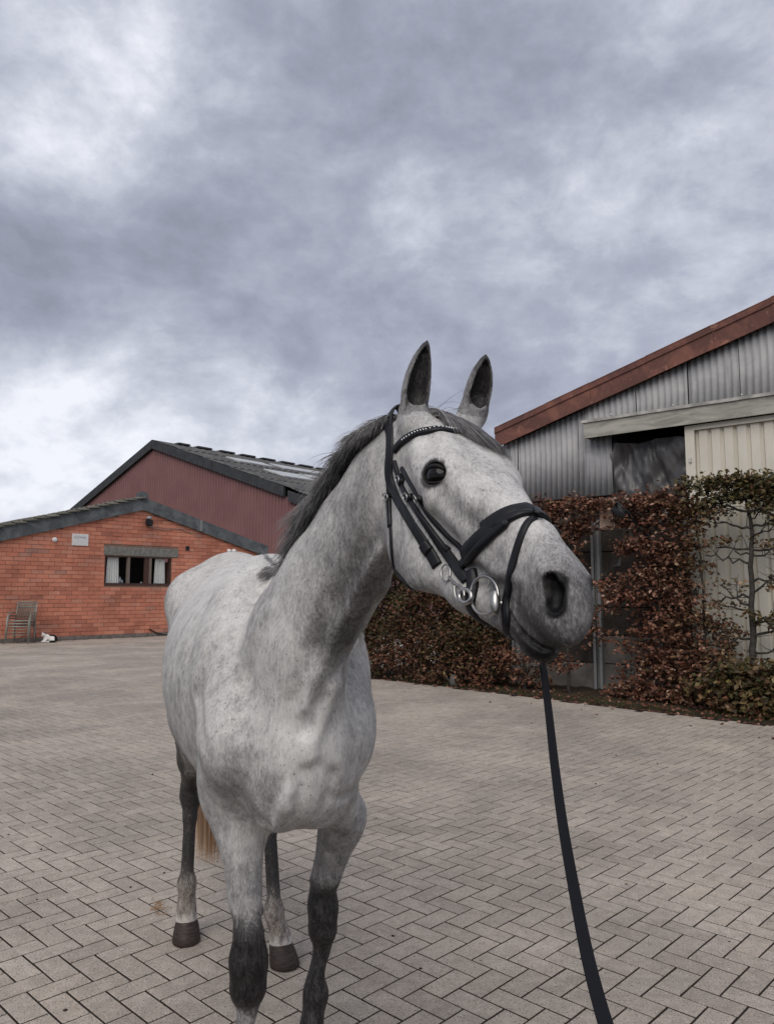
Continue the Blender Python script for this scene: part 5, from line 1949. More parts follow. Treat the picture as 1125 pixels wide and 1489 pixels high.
def strap_mesh(name, path, width, thick, lift=.001, n=40, free=None, round_=True):
    """a flat leather strap lying on the skin: width may vary along it"""
    q = catmull(path, n)
    on, nr = [], []
    for i, p in enumerate(q):
        s, m = snap(p)
        if free is not None and free[0] <= i / (n - 1) <= free[1]:
            s = p
        on.append(s); nr.append(m)
    on, nr = sm(np.array(on), 2, 2), sm(np.array(nr), 3, 3)
    nr /= np.linalg.norm(nr, axis=1, keepdims=True)
    on = np.array([np.asarray(o) for o in on])
    tg = np.gradient(on, axis=0); tg /= np.linalg.norm(tg, axis=1, keepdims=True) + 1e-9
    sd = np.cross(tg, nr); sd /= np.linalg.norm(sd, axis=1, keepdims=True) + 1e-9
    nr = np.cross(sd, tg)
    w = np.interp(np.linspace(0, 1, n), np.linspace(0, 1, len(width)), width) if not np.isscalar(width) else np.full(n, width)
    prof = [(-.5, -.3), (-.5, .35), (-.42, .78), (-.2, 1.0), (.2, 1.0), (.42, .78), (.5, .35), (.5, -.3)] if round_ else [(-.5, -.2), (-.5, .8), (-.44, 1), (.44, 1), (.5, .8), (.5, -.2)]
    V = np.stack([on + sd * (w * a)[:, None] + nr * (lift + thick * b) for a, b in prof], 1)
    m = len(prof)
    F = [(i * m + k, i * m + (k + 1) % m, (i + 1) * m + (k + 1) % m, (i + 1) * m + k) for i in range(n - 1) for k in range(m)]
    F += [tuple(range(m - 1, -1, -1)), tuple((n - 1) * m + k for k in range(m))]
    me = MB().add(V.reshape(-1, 3), F).mesh(name, True)
    return me


def z1(x, y): return (520 + x / 2.96, 480 + y / 2.96)
def z2(x, y): return (540 + x / 5.113, 680 + y / 5.113)
def z3(x, y): return (680 + x / 5.625, 720 + y / 5.625)


# crown piece over the poll and the broad cheek strap down to the small ring, both sides
near = [z2(122, 60), z2(170, 190), z2(250, 330), z2(340, 480), z2(430, 620), z2(505, 760)]
A_ = px_path([z1(140, 430), z1(142, 520)] + near)
top = [snap(Hd(.078, -.048, -.075))[0], Hd(.066, -.086, -.060), Hd(.040, -.094, -.030), drop(.0, -.094)[0] + HR[:, 2] * .006]
path = A_[::-1] + top
full = path + [mirror(p) for p in path[:-1]][::-1]
tack('crown_strap', strap_mesh('crown_strap', full, .024, .0050, .0005, 110, free=(.375, .625)), leather)
# second strap: bit cheekpiece with its buckle, lying beside the first
B_ = [z2(165, -60), z2(205, 60), z2(240, 160), z2(330, 300), z2(430, 450), z2(540, 610), z2(640, 750), z2(720, 860)]
bp = px_path(B_)
for mir in (0, 1):
    q = [mirror(p) for p in bp] if mir else bp
    tack('cheekpiece', strap_mesh('cheekpiece', q, [.013, .013, .013, .013, .014, .017, .021, .022, .018], .0050, .0022, 50), leather)
# third: noseband hanger
C_ = px_path([z2(215, -10), z2(300, 130), z2(370, 260), z2(450, 380), z2(560, 500), z2(665, 590), z2(690, 640)])
for mir in (0, 1):
    q = [mirror(p) for p in C_] if mir else C_
    tack('noseband_hanger', strap_mesh('noseband_hanger', q, .0115, .0045, .0010, 46), leather)

# browband with its row of crystals
D_ = px_path([z1(152, 525), z1(195, 478), z1(255, 446), z1(320, 432), z1(380, 432)])
mid = snap(Hd(0, .095, .05))[0]
full = D_ + [mid] + [mirror(p) for p in D_][::-1]
bb = tack('browband', strap_mesh('browband', full, .0185, .0060, .0014, 80), leather)
q = catmull(full, 120)
mb = MB()
acc, last = 0, None
for i in range(14, 106):
    p, m = snap(q[i])
    if last is None or np.linalg.norm(p - last) > .0058:
        last = p
        bm = bmesh.new(); bmesh.ops.create_icosphere(bm, subdivisions=1, radius=.0019)
        mb.add(np.array([v.co[:] for v in bm.verts]) + p + m * .0080, [tuple(v.index for v in f.verts) for f in bm.faces]); bm.free()
tack('crystals', mb.mesh('crystals'), crystal, bb)['kind'] = 'stuff'

# throat lash round the cheek
E_ = px_path([z2(132, 205), z2(140, 300), z2(146, 450), z2(152, 560), z2(160, 680), z2(185, 780), z2(225, 860), z2(285, 908)])
under = [snap(Hd(.03, .235, -.30))[0], snap(Hd(0, .22, -.26))[0]]
tl_ = E_ + under + [mirror(p) for p in E_][::-1]
tack('throat_lash', strap_mesh('throat_lash', tl_, .0115, .0042, .0006, 90), leather)
T2 = px_path([z1(128, 560), z1(133, 650), z1(134, 712)])
tack('throat_lash_billet', strap_mesh('throat_lash_billet', T2 + E_[:1], .011, .0042, .0006, 16), leather)
tack('keeper', strap_mesh('keeper', px_path([z2(132, 210), z2(140, 330), z2(146, 460)]), .015, .0075, .0006, 14), leather)
tack('keeper', strap_mesh('keeper', px_path([z2(120, 205), z2(150, 232)]), .014, .0095, .0006, 6), leather)

# padded noseband over the nose, with the flash loop
G_ = px_path([z2(680, 668), z2(790, 545), z2(910, 430), z3(120, 300), z3(260, 195), z3(400, 135), z3(480, 118)])
ml = snap(Hd(0, .372, .02))[0]
full = G_ + [ml] + [mirror(p) for p in G_][::-1]
wn = [.030, .034, .037, .038, .037, .035, .032, .031, .032, .035, .037, .038, .037, .034, .030]
nb = tack('noseband', strap_mesh('noseband', full, wn, .0085, .0004, 80), leather)
G2 = px_path([z2(700, 720), z2(760, 645), z2(900, 500), z2(1040, 400), z3(220, 262), z3(360, 196), z3(470, 158)])
full2 = G2 + [snap(Hd(0, .390, .02))[0]] + [mirror(p) for p in G2][::-1]
tack('noseband_strap', strap_mesh('noseband_strap', full2, .0165, .0060, .0050, 76), leather, nb)
# the back of the noseband under the jaw
H_ = px_path([z2(735, 750), z2(752, 840), z2(748, 940), z2(738, 1030)])
und = [snap(Hd(.020, .430, -.22))[0], snap(Hd(0, .436, -.22))[0]]
full = H_ + und + [mirror(p) for p in (H_ + und[:-1])][::-1]
tack('chin_strap', strap_mesh('chin_strap', full, .024, .0080, .0006, 60), leather)

# flash strap from the noseband down round the lips
fl_ = px_path([z3(560, 190), z3(505, 205), z3(450, 300), z3(405, 430), z3(370, 560), z3(338, 700), z3(318, 830), z3(308, 950), z3(318, 1040)])
und = [snap(Hd(.030, .500, -.20))[0], snap(Hd(0, .500, -.215))[0]]
far = [mirror(p) for p in fl_[1:]]
full = fl_ + und + far[::-1]
tack('flash_strap', strap_mesh('flash_strap', full, [.013, .015, .0165, .0165, .0165, .0165, .0165, .016, .0165, .0165], .0045, .0008, 90), leather)
tack('flash_loop', strap_mesh('flash_loop', px_path([z3(540, 150), z3(556, 180), z3(572, 208)]), .016, .0045, .0110, 10), leather, nb)

# buckles and keepers on the cheek straps
for nm, a, b, w, t, mt in [('keeper', z2(205, 60), z2(245, 130), .020, .0095, leather), ('keeper', z2(270, 235), z2(315, 215), .016, .010, leather),
                           ('keeper', z2(385, 560), z2(440, 640), .026, .0090, leather), ('keeper', z2(340, 215), z2(385, 240), .012, .0085, leather),
                           ('keeper', z2(540, 585), z2(590, 625), .013, .0085, leather), ('keeper', z2(690, 690), z2(715, 745), .020, .0125, leather)]:
    tack(nm, strap_mesh(nm, px_path([a, ((a[0] + b[0]) / 2, (a[1] + b[1]) / 2), b]), w, t, .0012, 8), mt)


def ring_mesh(name, c, n, up, rx, ry, r, arc=(0, 360), seg=48):
    n = nz(n); a = nz(np.asarray(up) - n * (np.asarray(up) @ n)); b = np.cross(n, a)
    pts = []
    closed = arc[1] - arc[0] >= 360
    for i in range(seg + 1):
        w = R(arc[0] + (arc[1] - arc[0]) * i / seg)
        pts.append(c + a * math.cos(w) * ry + b * math.sin(w) * rx)
    return MB().tube(pts, r, 10, caps=not closed).mesh(name, True)


def buckle(pt, s=.010):
    p, m = skin_at(*pt)
    return ring_mesh('buckle', p + m * .0115, m, HR[:, 1], s * .75, s, .0014)


for pt in (z2(228, 95), z2(285, 220), z2(362, 228), z2(132, 222)):
    tack('buckle', buckle(pt), steel)

def thing_part(name, me, mat, parent=None): return tack(name, me, mat, parent)


# the bit: eggbutt ring, its barrel, the smaller rings and links, and the mouthpiece into the corner of the lips
def bit(mir):
    f = mirror if mir else (lambda p: p)
    def vec(v): return (HR @ (np.array([-1, 1, 1]) * (v @ HR))) if mir else v
    c0, n0 = skin_at(*z2(845, 955)); n = nz(n0 * .45 + HR[:, 0] * .75)
    e1, e2 = Vector(ray(*z2(845, 955))), None
    def lift(px, h):
        """point on the plane of the ring seen at px"""
        o = np.array([0, 0, CAM_H]); r = ray(*px); c = c0 + n * .012
        return o + r * (((c - o) @ n) / (r @ n)) + n * h
    th = np.linspace(0, 2 * math.pi, 49)
    pts = [lift(z2(838 + 102 * math.sin(t) , 950 - 143 * math.cos(t)), 0) for t in th]
    b = thing_part('bit', MB().tube([f(p) for p in pts], .0030, 10, False).mesh('bit', True), steel)
    q = [lift(z2(922, 905 + 190 * t), .001) for t in np.linspace(0, 1, 9)]
    thing_part('bit_barrel', MB().tube([f(p) for p in q], [.0035, .0060, .0080, .0092, .0095, .0092, .0080, .0058, .0035], 14).mesh('bit_barrel', True), steel, b)
    m0 = lift(z2(922, 1000), -.006); m1 = m0 - n * .022; m2 = Hd(0, .455, -.130)
    thing_part('mouthpiece', MB().tube([f(m0), f(m1), f(m2)], [.006, .0075, .006], 10).mesh('mouthpiece', True), steel, b)
    q = [lift(z2(718 + 44 * math.sin(t), 962 - 50 * math.cos(t)), .007) for t in th]
    thing_part('small_ring', MB().tube([f(p) for p in q], .0046, 10, False).mesh('small_ring', True), steel, b)
    q = [lift(z2(568 + 34 * math.sin(t), 790 - 62 * math.cos(t)), .006) for t in th]
    thing_part('small_ring', MB().tube([f(p) for p in q], .0018, 8, False).mesh('small_ring', True), steel, b)
    q = [lift(p, .009) for p in (z2(600, 822), z2(640, 865), z2(690, 895), z2(712, 930), z2(716, 968))]
    thing_part('link', MB().tube([f(p) for p in catmull(q, 16)], .0024, 8).mesh('link', True), steel, b)
    q = [lift(p, .008) for p in (z2(640, 880), z2(640, 930), z2(655, 985), z2(690, 1012))]
    thing_part('link', MB().tube([f(p) for p in catmull(q, 16)], .0022, 8).mesh('link', True), steel, b)


bit(0); bit(1)

# lead rein: clipped below the chin, hanging to the hand of the person behind the camera
webbing = NT('navy webbing', .75, .2)
_w = webbing.math('MULTIPLY', webbing.noise(900, 2, .5), 1.0)
webbing.color(webbing.mix(_w, (.004, .0042, .0065), (.0095, .0100, .0140)))
webbing.bump(_w, .4, .001)
lead_path = [mirror(Hd(.055, .45, -.15)), mirror(Hd(.045, .47, -.19)), P(784, 940, 1.43), P(789, 968, 1.40), P(797, 1032, 1.33), P(806, 1112, 1.25), P(818, 1200, 1.16), P(836, 1302, 1.07), P(856, 1400, .98), P(881, 1492, .90), P(915, 1590, .80), P(960, 1700, .70)]
LQ = catmull(lead_path, 90)
tw = np.interp(np.linspace(0, 1, 90), [0, .2, .45, .8, 1], [66, 62, 52, 38, 26])
V = []
for i, p in enumerate(LQ):
    t = nz(LQ[min(i + 1, 89)] - LQ[max(i - 1, 0)])
    v = nz(p - np.array([0, 0, CAM_H])); a = nz(np.cross(t, v)); b = np.cross(a, t)
    w = R(tw[i]); sd = a * math.cos(w) + b * math.sin(w); nr_ = np.cross(sd, t)
    for x_, y_ in ((-.5, -.3), (-.5, .3), (-.44, .5), (.44, .5), (.5, .3), (.5, -.3), (.44, -.5), (-.44, -.5)):
        V.append(p + sd * x_ * .0200 + nr_ * y_ * .0035)
F = [(i * 8 + k, i * 8 + (k + 1) % 8, (i + 1) * 8 + (k + 1) % 8, (i + 1) * 8 + k) for i in range(89) for k in range(8)] + [tuple(range(7, -1, -1)), tuple(89 * 8 + k for k in range(8))]
lead = MB().add(V, F).build('lead_rein', webbing.m, smooth=False)
tag(lead, 'black webbing lead rein hanging from under the horse\'s chin', 'rein')
# ================================================================== HEDGE PLANTS
def leaf_material(name):
    m = NT(name, .6, .3)
    r_, g_ = m.attr('rnd'), m.attr('green')
    copper = m.ramp(r_, [(0, (.040, .018, .013)), (.3, (.105, .040, .024)), (.65, (.165, .062, .037)), (.88, (.235, .108, .070)), (1, (.40, .27, .20))])
    green = m.ramp(r_, [(0, (.022, .027, .010)), (.4, (.045, .049, .017)), (.75, (.098, .090, .029)), (1, (.22, .17, .055))])
    m.color(m.mix(g_, copper, green))
    m.b.inputs['Subsurface Weight'].default_value = 0.0
    return m.m


LEAF = leaf_material('beech leaves')
bark = plain('beech bark', (.050, .045, .040), .9, .15, nscale=25, var=.4, bump=.5, bdist=.004)
twigm = plain('twig', (.045, .034, .027), .9, .1)


def leaf_arrays(C, L, rngl, flat=.55):
    """one folded leaf of four corners at each centre"""
    n = len(C)
    d = rngl.normal(size=(n, 3)) * np.array([1, 1, flat]); d /= np.linalg.norm(d, axis=1, keepdims=True)
    up = rngl.normal(size=(n, 3)) * .75 + np.array([0, 0, 1.0]) - .55 * np.array([0, 1.0, 0])
    sd = np.cross(d, up); sd /= np.linalg.norm(sd, axis=1, keepdims=True)
    nr = np.cross(sd, d)
    w = (L * rngl.uniform(.27, .36, n))[:, None]; L = L[:, None]
    f = (rngl.uniform(.1, .5, n))[:, None] * w
    b = C - d * L * .5; t = C + d * L * .5 - nr * L * .10
    m1 = C + sd * w + nr * f; m2 = C - sd * w + nr * f; m0 = C + nr * 0
    V = np.stack([b, m1, t, m2, m0], 1).reshape(-1, 3)
    k = np.arange(n)[:, None] * 5
    F = np.concatenate([k + np.array([[0, 1, 4]]), k + np.array([[1, 2, 4]]), k + np.array([[2, 3, 4]]), k + np.array([[3, 0, 4]])], 0)
    return V, F


def leaves_mesh(name, C, L, green, rngl, rnd=None, flat=.55):
    V, F = leaf_arrays(C, L, rngl, flat)
    n = len(C)
    me = quick_mesh(name, V, F, False)
    r_ = rngl.random(n) if rnd is None else rnd
    set_attr(me, 'rnd', np.tile(r_, 4), 'FACE'); set_attr(me, 'green', np.tile(green, 4), 'FACE')
    return me


def place(px, py, out):
    s, z = sw(px, py, out)
    return S(s, z, out)


def beech(name, label, cat, base_px, trunk_px, out, blobs, r0, seed, group=None, leaf=(.052, .078), per=11, twist=.05):
    """trunk with limbs trained along the wall; blobs: (px, py, half width px, half height px, sprays, greenness)"""
    g = np.random.default_rng(seed)
    s0 = sw(base_px, 1000, out)[0]
    base = S(s0, 0.03, out)
    t = thing(name, label, cat, base, 0, group)
    # trunk
    tp = [base - UPV_ * .08]
    for (x, y) in trunk_px:
        tp.append(place(x, y, out) + g.normal(size=3) * .015)
    tq = np.array(tp)
    def cr(p, n):
        p = np.asarray(p); u = np.linspace(0, len(p) - 1, n)
        return np.stack([np.interp(u, np.arange(len(p)), p[:, k]) for k in range(3)], 1)
    tr = cr(tq, 22); tr[1:-1] += g.normal(size=(20, 3)) * .010
    rad = np.linspace(r0, r0 * .35, 22); rad[:3] *= (1.35, 1.18, 1.06)
    part('trunk', MB().tube(tr, rad, 9).mesh('trunk', True), bark, t)
    C, L, G, tw = [], [], [], MB()
    for (px, py, wx, wy, n, gr) in blobs:
        c = place(px, py, out)
        rx, rz_ = wx * .0103, wy * .0103
        i = int(np.argmin(np.linalg.norm(tr - (c - UPV_ * .15), axis=1)))
        a = tr[max(0, i)]
        mid_ = (a + c) / 2 + UPV_ * g.uniform(-.05, .10) + SN * g.uniform(-.05, .05)
        lp = cr(np.array([a, mid_, c]), 7); lp[1:-1] += g.normal(size=(5, 3)) * .02
        part('limb', MB().tube(lp, np.linspace(max(.009, rad[i] * .55), .004, 7), 6).mesh('limb', True), bark, t)
        for k in range(n):
            q = g.normal(size=3) * .55
            q = np.clip(q, -1.25, 1.25)
            p = c + SB * q[0] * rx + UPV_ * q[1] * rz_ + SN * q[2] * .17
            if p[2] < .06: p[2] = .06 + g.uniform(0, .08)
            st_ = lp[g.integers(2, 7)]
            if np.linalg.norm(p - st_) < .75:
                tw.tube([st_, (st_ + p) / 2 + g.normal(size=3) * .03, p], [.0042, .0032, .0018], 4)
            m = g.integers(int(per * .7), int(per * 1.9))
            spray = nz(g.normal(size=3) * np.array([1, 1, .25]))
            for _ in range(m):
                C.append(p + spray * g.uniform(-.14, .14) + g.normal(size=3) * np.array([.045, .045, .028]))
                L.append(g.uniform(*leaf)); G.append(np.clip(gr + g.normal() * .22, 0, 1))
    o = part('twigs', tw.mesh('twigs'), twigm, t); o['kind'] = 'stuff'
    C = np.array(C); C[:, 2] = np.maximum(C[:, 2], .02)
    o = part('leaves', leaves_mesh('leaves', C, np.array(L), np.array(G), g), LEAF, t); o['kind'] = 'stuff'
    return t


GRP = 'beeches trained along the shed wall'
beech('beech', 'bare beech behind the horse\'s muzzle with a few rusty leaves low down', 'tree', 763, [(763, 960), (764, 880), (766, 800), (768, 735)], .62,
      [(775, 742, 45, 16, 34, .05), (740, 958, 38, 18, 40, .05), (762, 985, 32, 14, 26, .1), (800, 962, 34, 14, 30, .03), (790, 800, 28, 30, 34, .03), (735, 800, 25, 30, 26, .05)], .030, 1, GRP)
beech('beech', 'copper leaved beech just left of the tall galvanised post', 'tree', 826, [(826, 960), (828, 880), (832, 800), (834, 735)], .62,
      [(812, 740, 44, 16, 50, .02), (862, 738, 40, 14, 42, .05), (795, 762, 30, 26, 40, .0), (815, 800, 32, 24, 40, .0), (832, 836, 22, 14, 14, .0), (850, 905, 30, 26, 34, .05), (836, 765, 34, 16, 30, 0), (880, 850, 24, 8, 10, 0), (820, 870, 22, 24, 18, .05)], .024, 2, GRP)
beech('beech', 'dense copper leaved beech in front of the dark slabs, right of the galvanised post', 'tree', 960, [(960, 970), (960, 890), (955, 815), (950, 745)], .66,
      [(915, 735, 40, 14, 52, .02), (955, 728, 40, 14, 60, .02), (985, 745, 26, 20, 36, .2), (930, 760, 44, 10, 34, .0), (925, 792, 28, 14, 28, 0), (958, 802, 34, 20, 48, 0), (945, 838, 40, 16, 44, 0), (905, 866, 24, 14, 30, 0), (948, 870, 42, 16, 42, 0),
       (975, 838, 24, 34, 34, .02), (985, 890, 22, 24, 30, .03), (958, 912, 34, 18, 40, 0), (935, 935, 36, 14, 24, .02), (940, 978, 34, 22, 40, .02), (975, 965, 34, 24, 50, .02), (925, 1012, 40, 16, 44, .03), (968, 1012, 36, 20, 56, .02), (1000, 990, 28, 22, 40, .05)], .034, 3, GRP, per=12)
beech('beech', 'thin stemmed beech with mixed brown and yellow leaves beside the sliding door edge', 'tree', 1026, [(1024, 965), (1021, 890), (1018, 815), (1012, 750)], .68,
      [(1005, 745, 26, 20, 34, .45), (1002, 790, 24, 20, 26, .35), (1018, 826, 26, 12, 12, .45), (1000, 858, 22, 20, 24, .2), (1010, 898, 26, 16, 24, .3), (1038, 915, 28, 10, 16, .4), (1000, 938, 30, 18, 36, .15), (1050, 930, 26, 12, 14, .35), (1062, 962, 26, 12, 16, .4), (1020, 968, 30, 16, 30, .2), (1015, 1015, 34, 18, 46, .12)], .026, 4, GRP)
beech('beech', 'half bare espaliered beech with green and yellow top against the cream door', 'tree', 1094, [(1094, 970), (1095, 910), (1092, 830), (1090, 765), (1086, 725)], .72,
      [(1035, 704, 34, 8, 44, .85), (1075, 699, 30, 9, 44, .8), (1112, 702, 30, 9, 40, .8), (1140, 700, 26, 9, 30, .8), (1050, 722, 34, 8, 34, .85), (1120, 728, 30, 9, 30, .8), (1095, 716, 28, 8, 24, .75), (1030, 745, 24, 12, 16, .7), (1140, 750, 24, 14, 18, .8), (1050, 790, 20, 8, 5, .6),
       (1130, 800, 20, 12, 7, .6), (1045, 850, 22, 8, 5, .55), (1135, 850, 20, 10, 6, .6), (1120, 900, 26, 10, 16, .75), (1050, 880, 22, 8, 6, .6), (1140, 915, 24, 12, 16, .7)], .052, 5, GRP, leaf=(.050, .075))
beech('shrub', 'low green and yellow leaved shrub at the foot of the espaliered beech', 'shrub', 1080, [(1080, 1010), (1080, 995)], 1.10,
      [(1050, 998, 30, 18, 60, .62), (1090, 1000, 34, 18, 76, .72), (1125, 995, 30, 20, 70, .75), (1070, 1022, 36, 14, 60, .55), (1115, 1022, 34, 14, 60, .65), (1160, 1005, 34, 24, 70, .7), (1205, 1010, 36, 24, 60, .7), (1085, 975, 24, 10, 16, .6)], .018, 6, None, leaf=(.07, .105), per=9)

# extra limbs of the espalier: long arms running level along the wall
t = [o for o in bpy.data.objects if o.name == 'beech.004'][0]
g = np.random.default_rng(9)
arm = MB()
for (y, x0, x1, up_) in ((742, 1030, 1150, 14), (800, 1040, 1165, 10), (818, 1025, 1090, 16), (845, 1094, 1160, 12), (868, 1032, 1094, -12), (905, 1094, 1165, -8), (930, 1040, 1094, -14), (950, 1094, 1150, 30), (765, 1092, 1150, 24), (770, 1035, 1092, 26)):
    xs = np.linspace(x0, x1, 9)
    ctr = 1092
    ys = y - up_ * ((xs - ctr) / 70.0) ** 2 * np.sign(1) + g.normal(size=9) * 2.2
    pts = [place(a, b, .72) + SN * g.normal() * .02 for a, b in zip(xs, ys)]
    rr = .016 * np.exp(-np.abs(xs - ctr) / 70) + .003
    arm.tube(pts, rr, 6)
    for k in range(5):
        i = g.integers(1, 8); d = nz(SB * g.normal() + UPV_ * g.uniform(-.2, 1.2) + SN * g.normal() * .5) * g.uniform(.12, .35)
        arm.tube([pts[i], pts[i] + d * .5 + g.normal(size=3) * .02, pts[i] + d], [.006, .004, .002], 5)
part('espalier_arms', arm.mesh('espalier_arms', True), bark, t)

# the dense hedge farther left
g = np.random.default_rng(21)
OUT = .55
sA, sB_ = sw(722, 985, OUT)[0], sw(522, 960, OUT)[0]
sB_ = min(sB_, sA + 3.9)
hb_ = S((sA + sB_) / 2, .02, OUT)
hedge = thing('beech_hedge', 'dense clipped beech hedge of brown and green leaves behind the horse\'s neck', 'hedge', hb_)
HT_ = 2.55
st = MB()
for k in range(16):
    s = sA + (sB_ - sA) * (k + .5) / 16 + g.normal() * .04
    p = [S(s, -.03, OUT), S(s + g.normal() * .04, .8, OUT + g.normal() * .05), S(s + g.normal() * .06, 1.6, OUT + g.normal() * .05), S(s + g.normal() * .1, HT_ - .25, OUT)]
    st.tube(p, [.024, .019, .014, .007], 6)
    for _ in range(16):
        z_ = g.uniform(.2, HT_ - .3); a = S(s, z_, OUT); b = a + SB * g.normal() * .28 + UPV_ * g.uniform(.05, .3) + SN * g.normal() * .25
        st.tube([a, (a + b) / 2 + g.normal(size=3) * .03, b], [.008, .005, .002], 4)
part('stems', st.mesh('stems'), bark, hedge)
NL = 36000
C = np.zeros((NL, 3)); G = np.zeros(NL)
s_ = g.uniform(sA - .1, sB_ + .1, NL); z_ = g.uniform(.05, HT_, NL)
o_ = OUT + .36 * np.sign(g.normal(size=NL)) * g.random(NL) ** .45 * (1 - .25 * (z_ / HT_ > .9))
o_ += .10 * np.sin(s_ * 5.1 + 1.3 * np.sin(z_ * 4)) + .05 * np.sin(z_ * 9 + s_ * 3)
o_ = np.minimum(o_, OUT + .50)
thin = (np.sin(s_ * 7.3 + 2.1 * np.sin(z_ * 3.1)) * np.sin(z_ * 5.7 + 1.7 * np.sin(s_ * 2.3))) > .62        # gaps where the dark inside shows
low = (z_ < .28) & (g.random(NL) < .45)
keep = ~(thin & (g.random(NL) < .75)) & ~low
C = S0 + np.outer(s_, SB) + np.outer(z_, UPV_) + np.outer(o_, SN)
C += g.normal(size=C.shape) * .02
gr = .42 + .33 * np.sin(s_ * 2.1 + .6) * np.sin(z_ * 2.7 + s_) + .30 * sst_((s_ - sA) / (sB_ - sA), .35, 1.0) if False else .34 + .30 * np.sin(s_ * 2.1 + .6) * np.sin(z_ * 2.7 + s_) + .30 * np.clip(((s_ - sA) / (sB_ - sA) - .3) / .7, 0, 1)
G = np.clip(gr + g.normal(size=NL) * .3, 0, 1)
C, G = C[keep], G[keep]
rn_ = np.clip(g.beta(1.5, 2.4, len(C)), 0, 1)
o = part('leaves', leaves_mesh('leaves', C, g.uniform(.050, .080, len(C)), G, g, rn_, .7), LEAF, hedge); o['kind'] = 'stuff'

# fallen leaves along the edge and thin grass
NF = 1900
u_ = g.random(NF); edge = K0[:2] + np.outer(u_, (K1 - K0)[:2])
off = np.abs(g.normal(size=NF)) * .28 - .10
p2 = edge - kn * off[:, None]
far = g.random(NF) < .03
p2[far] += kn * (g.random(far.sum()) * 1.1)[:, None]
ok = (p2[:, 1] < 16) & (p2[:, 1] > 5)
Cf = np.concatenate([p2[ok], np.where(((p2[ok] - KERB[0][:2]) @ kn) > 0, .006, .035 + .02 * g.random(ok.sum()))[:, None]], 1)
me = leaves_mesh('fallen_leaves', Cf, g.uniform(.035, .065, len(Cf)), np.zeros(len(Cf)), g, g.beta(1.6, 2.0, len(Cf)), .10)
fl = link('fallen_leaves', me, LEAF); fl['kind'] = 'stuff'
tag(fl, 'rusty fallen leaves scattered along the edge of the paving', 'leaves')
gm_ = plain('grass blade', (.060, .075, .022), .8, .2, var=.4)
V, F = [], []
for k in range(2600):
    uu = g.random(); p = K0[:2] + (K1 - K0)[:2] * uu - kn * (abs(g.normal()) * .16 + .02)
    if not (6 < p[1] < 16): continue
    a = g.uniform(0, 6.28); h = g.uniform(.02, .07); d = np.array([math.cos(a), math.sin(a)])
    n0 = len(V)
    V += [(p[0] - d[1] * .003, p[1] + d[0] * .003, .0), (p[0] + d[1] * .003, p[1] - d[0] * .003, .0), (p[0] + d[0] * h * .5, p[1] + d[1] * h * .5, h + .03)]
    F.append((n0, n0 + 1, n0 + 2))
gr_ = MB().add(V, F).build('grass', gm_); gr_['kind'] = 'stuff'; tag(gr_, 'thin grass growing along the edge of the soil strip', 'grass')

# crumbs of dirt and straw lying on the pavers
dirt = plain('dirt crumbs', (.035, .027, .021), .95, .05)
mb = MB()
for k in range(70):
    d = g.uniform(1.9, 11); x = g.uniform(-.52, .52) * d
    if (np.array([x, d]) - KERB[0][:2]) @ kn < .2: continue
    r_ = g.uniform(.003, .010) * (1.2 if d > 5 else 1)
    n = 6
    c = np.array([x, d, .0])
    V = [c + np.array([math.cos(a) * r_ * g.uniform(.6, 1.3), math.sin(a) * r_ * g.uniform(.6, 1.3), .001]) for a in np.linspace(0, 2 * math.pi, n, endpoint=False)] + [c + np.array([0, 0, r_ * .8])]
    mb.add(V, [(i, (i + 1) % n, n) for i in range(n)])
cr_ = mb.build('dirt_crumbs', dirt); cr_['kind'] = 'stuff'; tag(cr_, 'dark crumbs of dirt strewn over the paving', 'dirt')
straw = plain('straw', (.30, .17, .075), .9, .1)
mb = MB()
for k in range(26):
    c = np.array([*gp(232 + g.normal() * 6, 1322 + g.normal() * 5)[:2], .004]); a = g.uniform(0, 6.28); L_ = g.uniform(.010, .030)
    d = np.array([math.cos(a), math.sin(a), 0]) * L_
    mb.tube([c - d, c + g.normal(size=3) * .003 + UPV_ * .004, c + d], .0011, 4)
sw_ = mb.build('straw', straw); sw_['kind'] = 'stuff'; tag(sw_, 'wisp of straw on the paving left of the hind hoof', 'straw')
# ================================================================== SMALL THINGS
# stacked garden chairs against the brick wall
chm = NT('weathered grey metal', .6, .3, .2)
_k = chm.noise(8, 5, .6); chm.color(chm.mix(chm.mapr(_k, .35, .7), (.20, .195, .165), (.33, .32, .285)))
chm = chm.m
netm = plain('grey green chair mesh', (.17, .175, .150), .8, .15, nscale=60, var=.3)
CB = Hf(hw(20, 900)[0], 0, .62)
CSC = 1.16


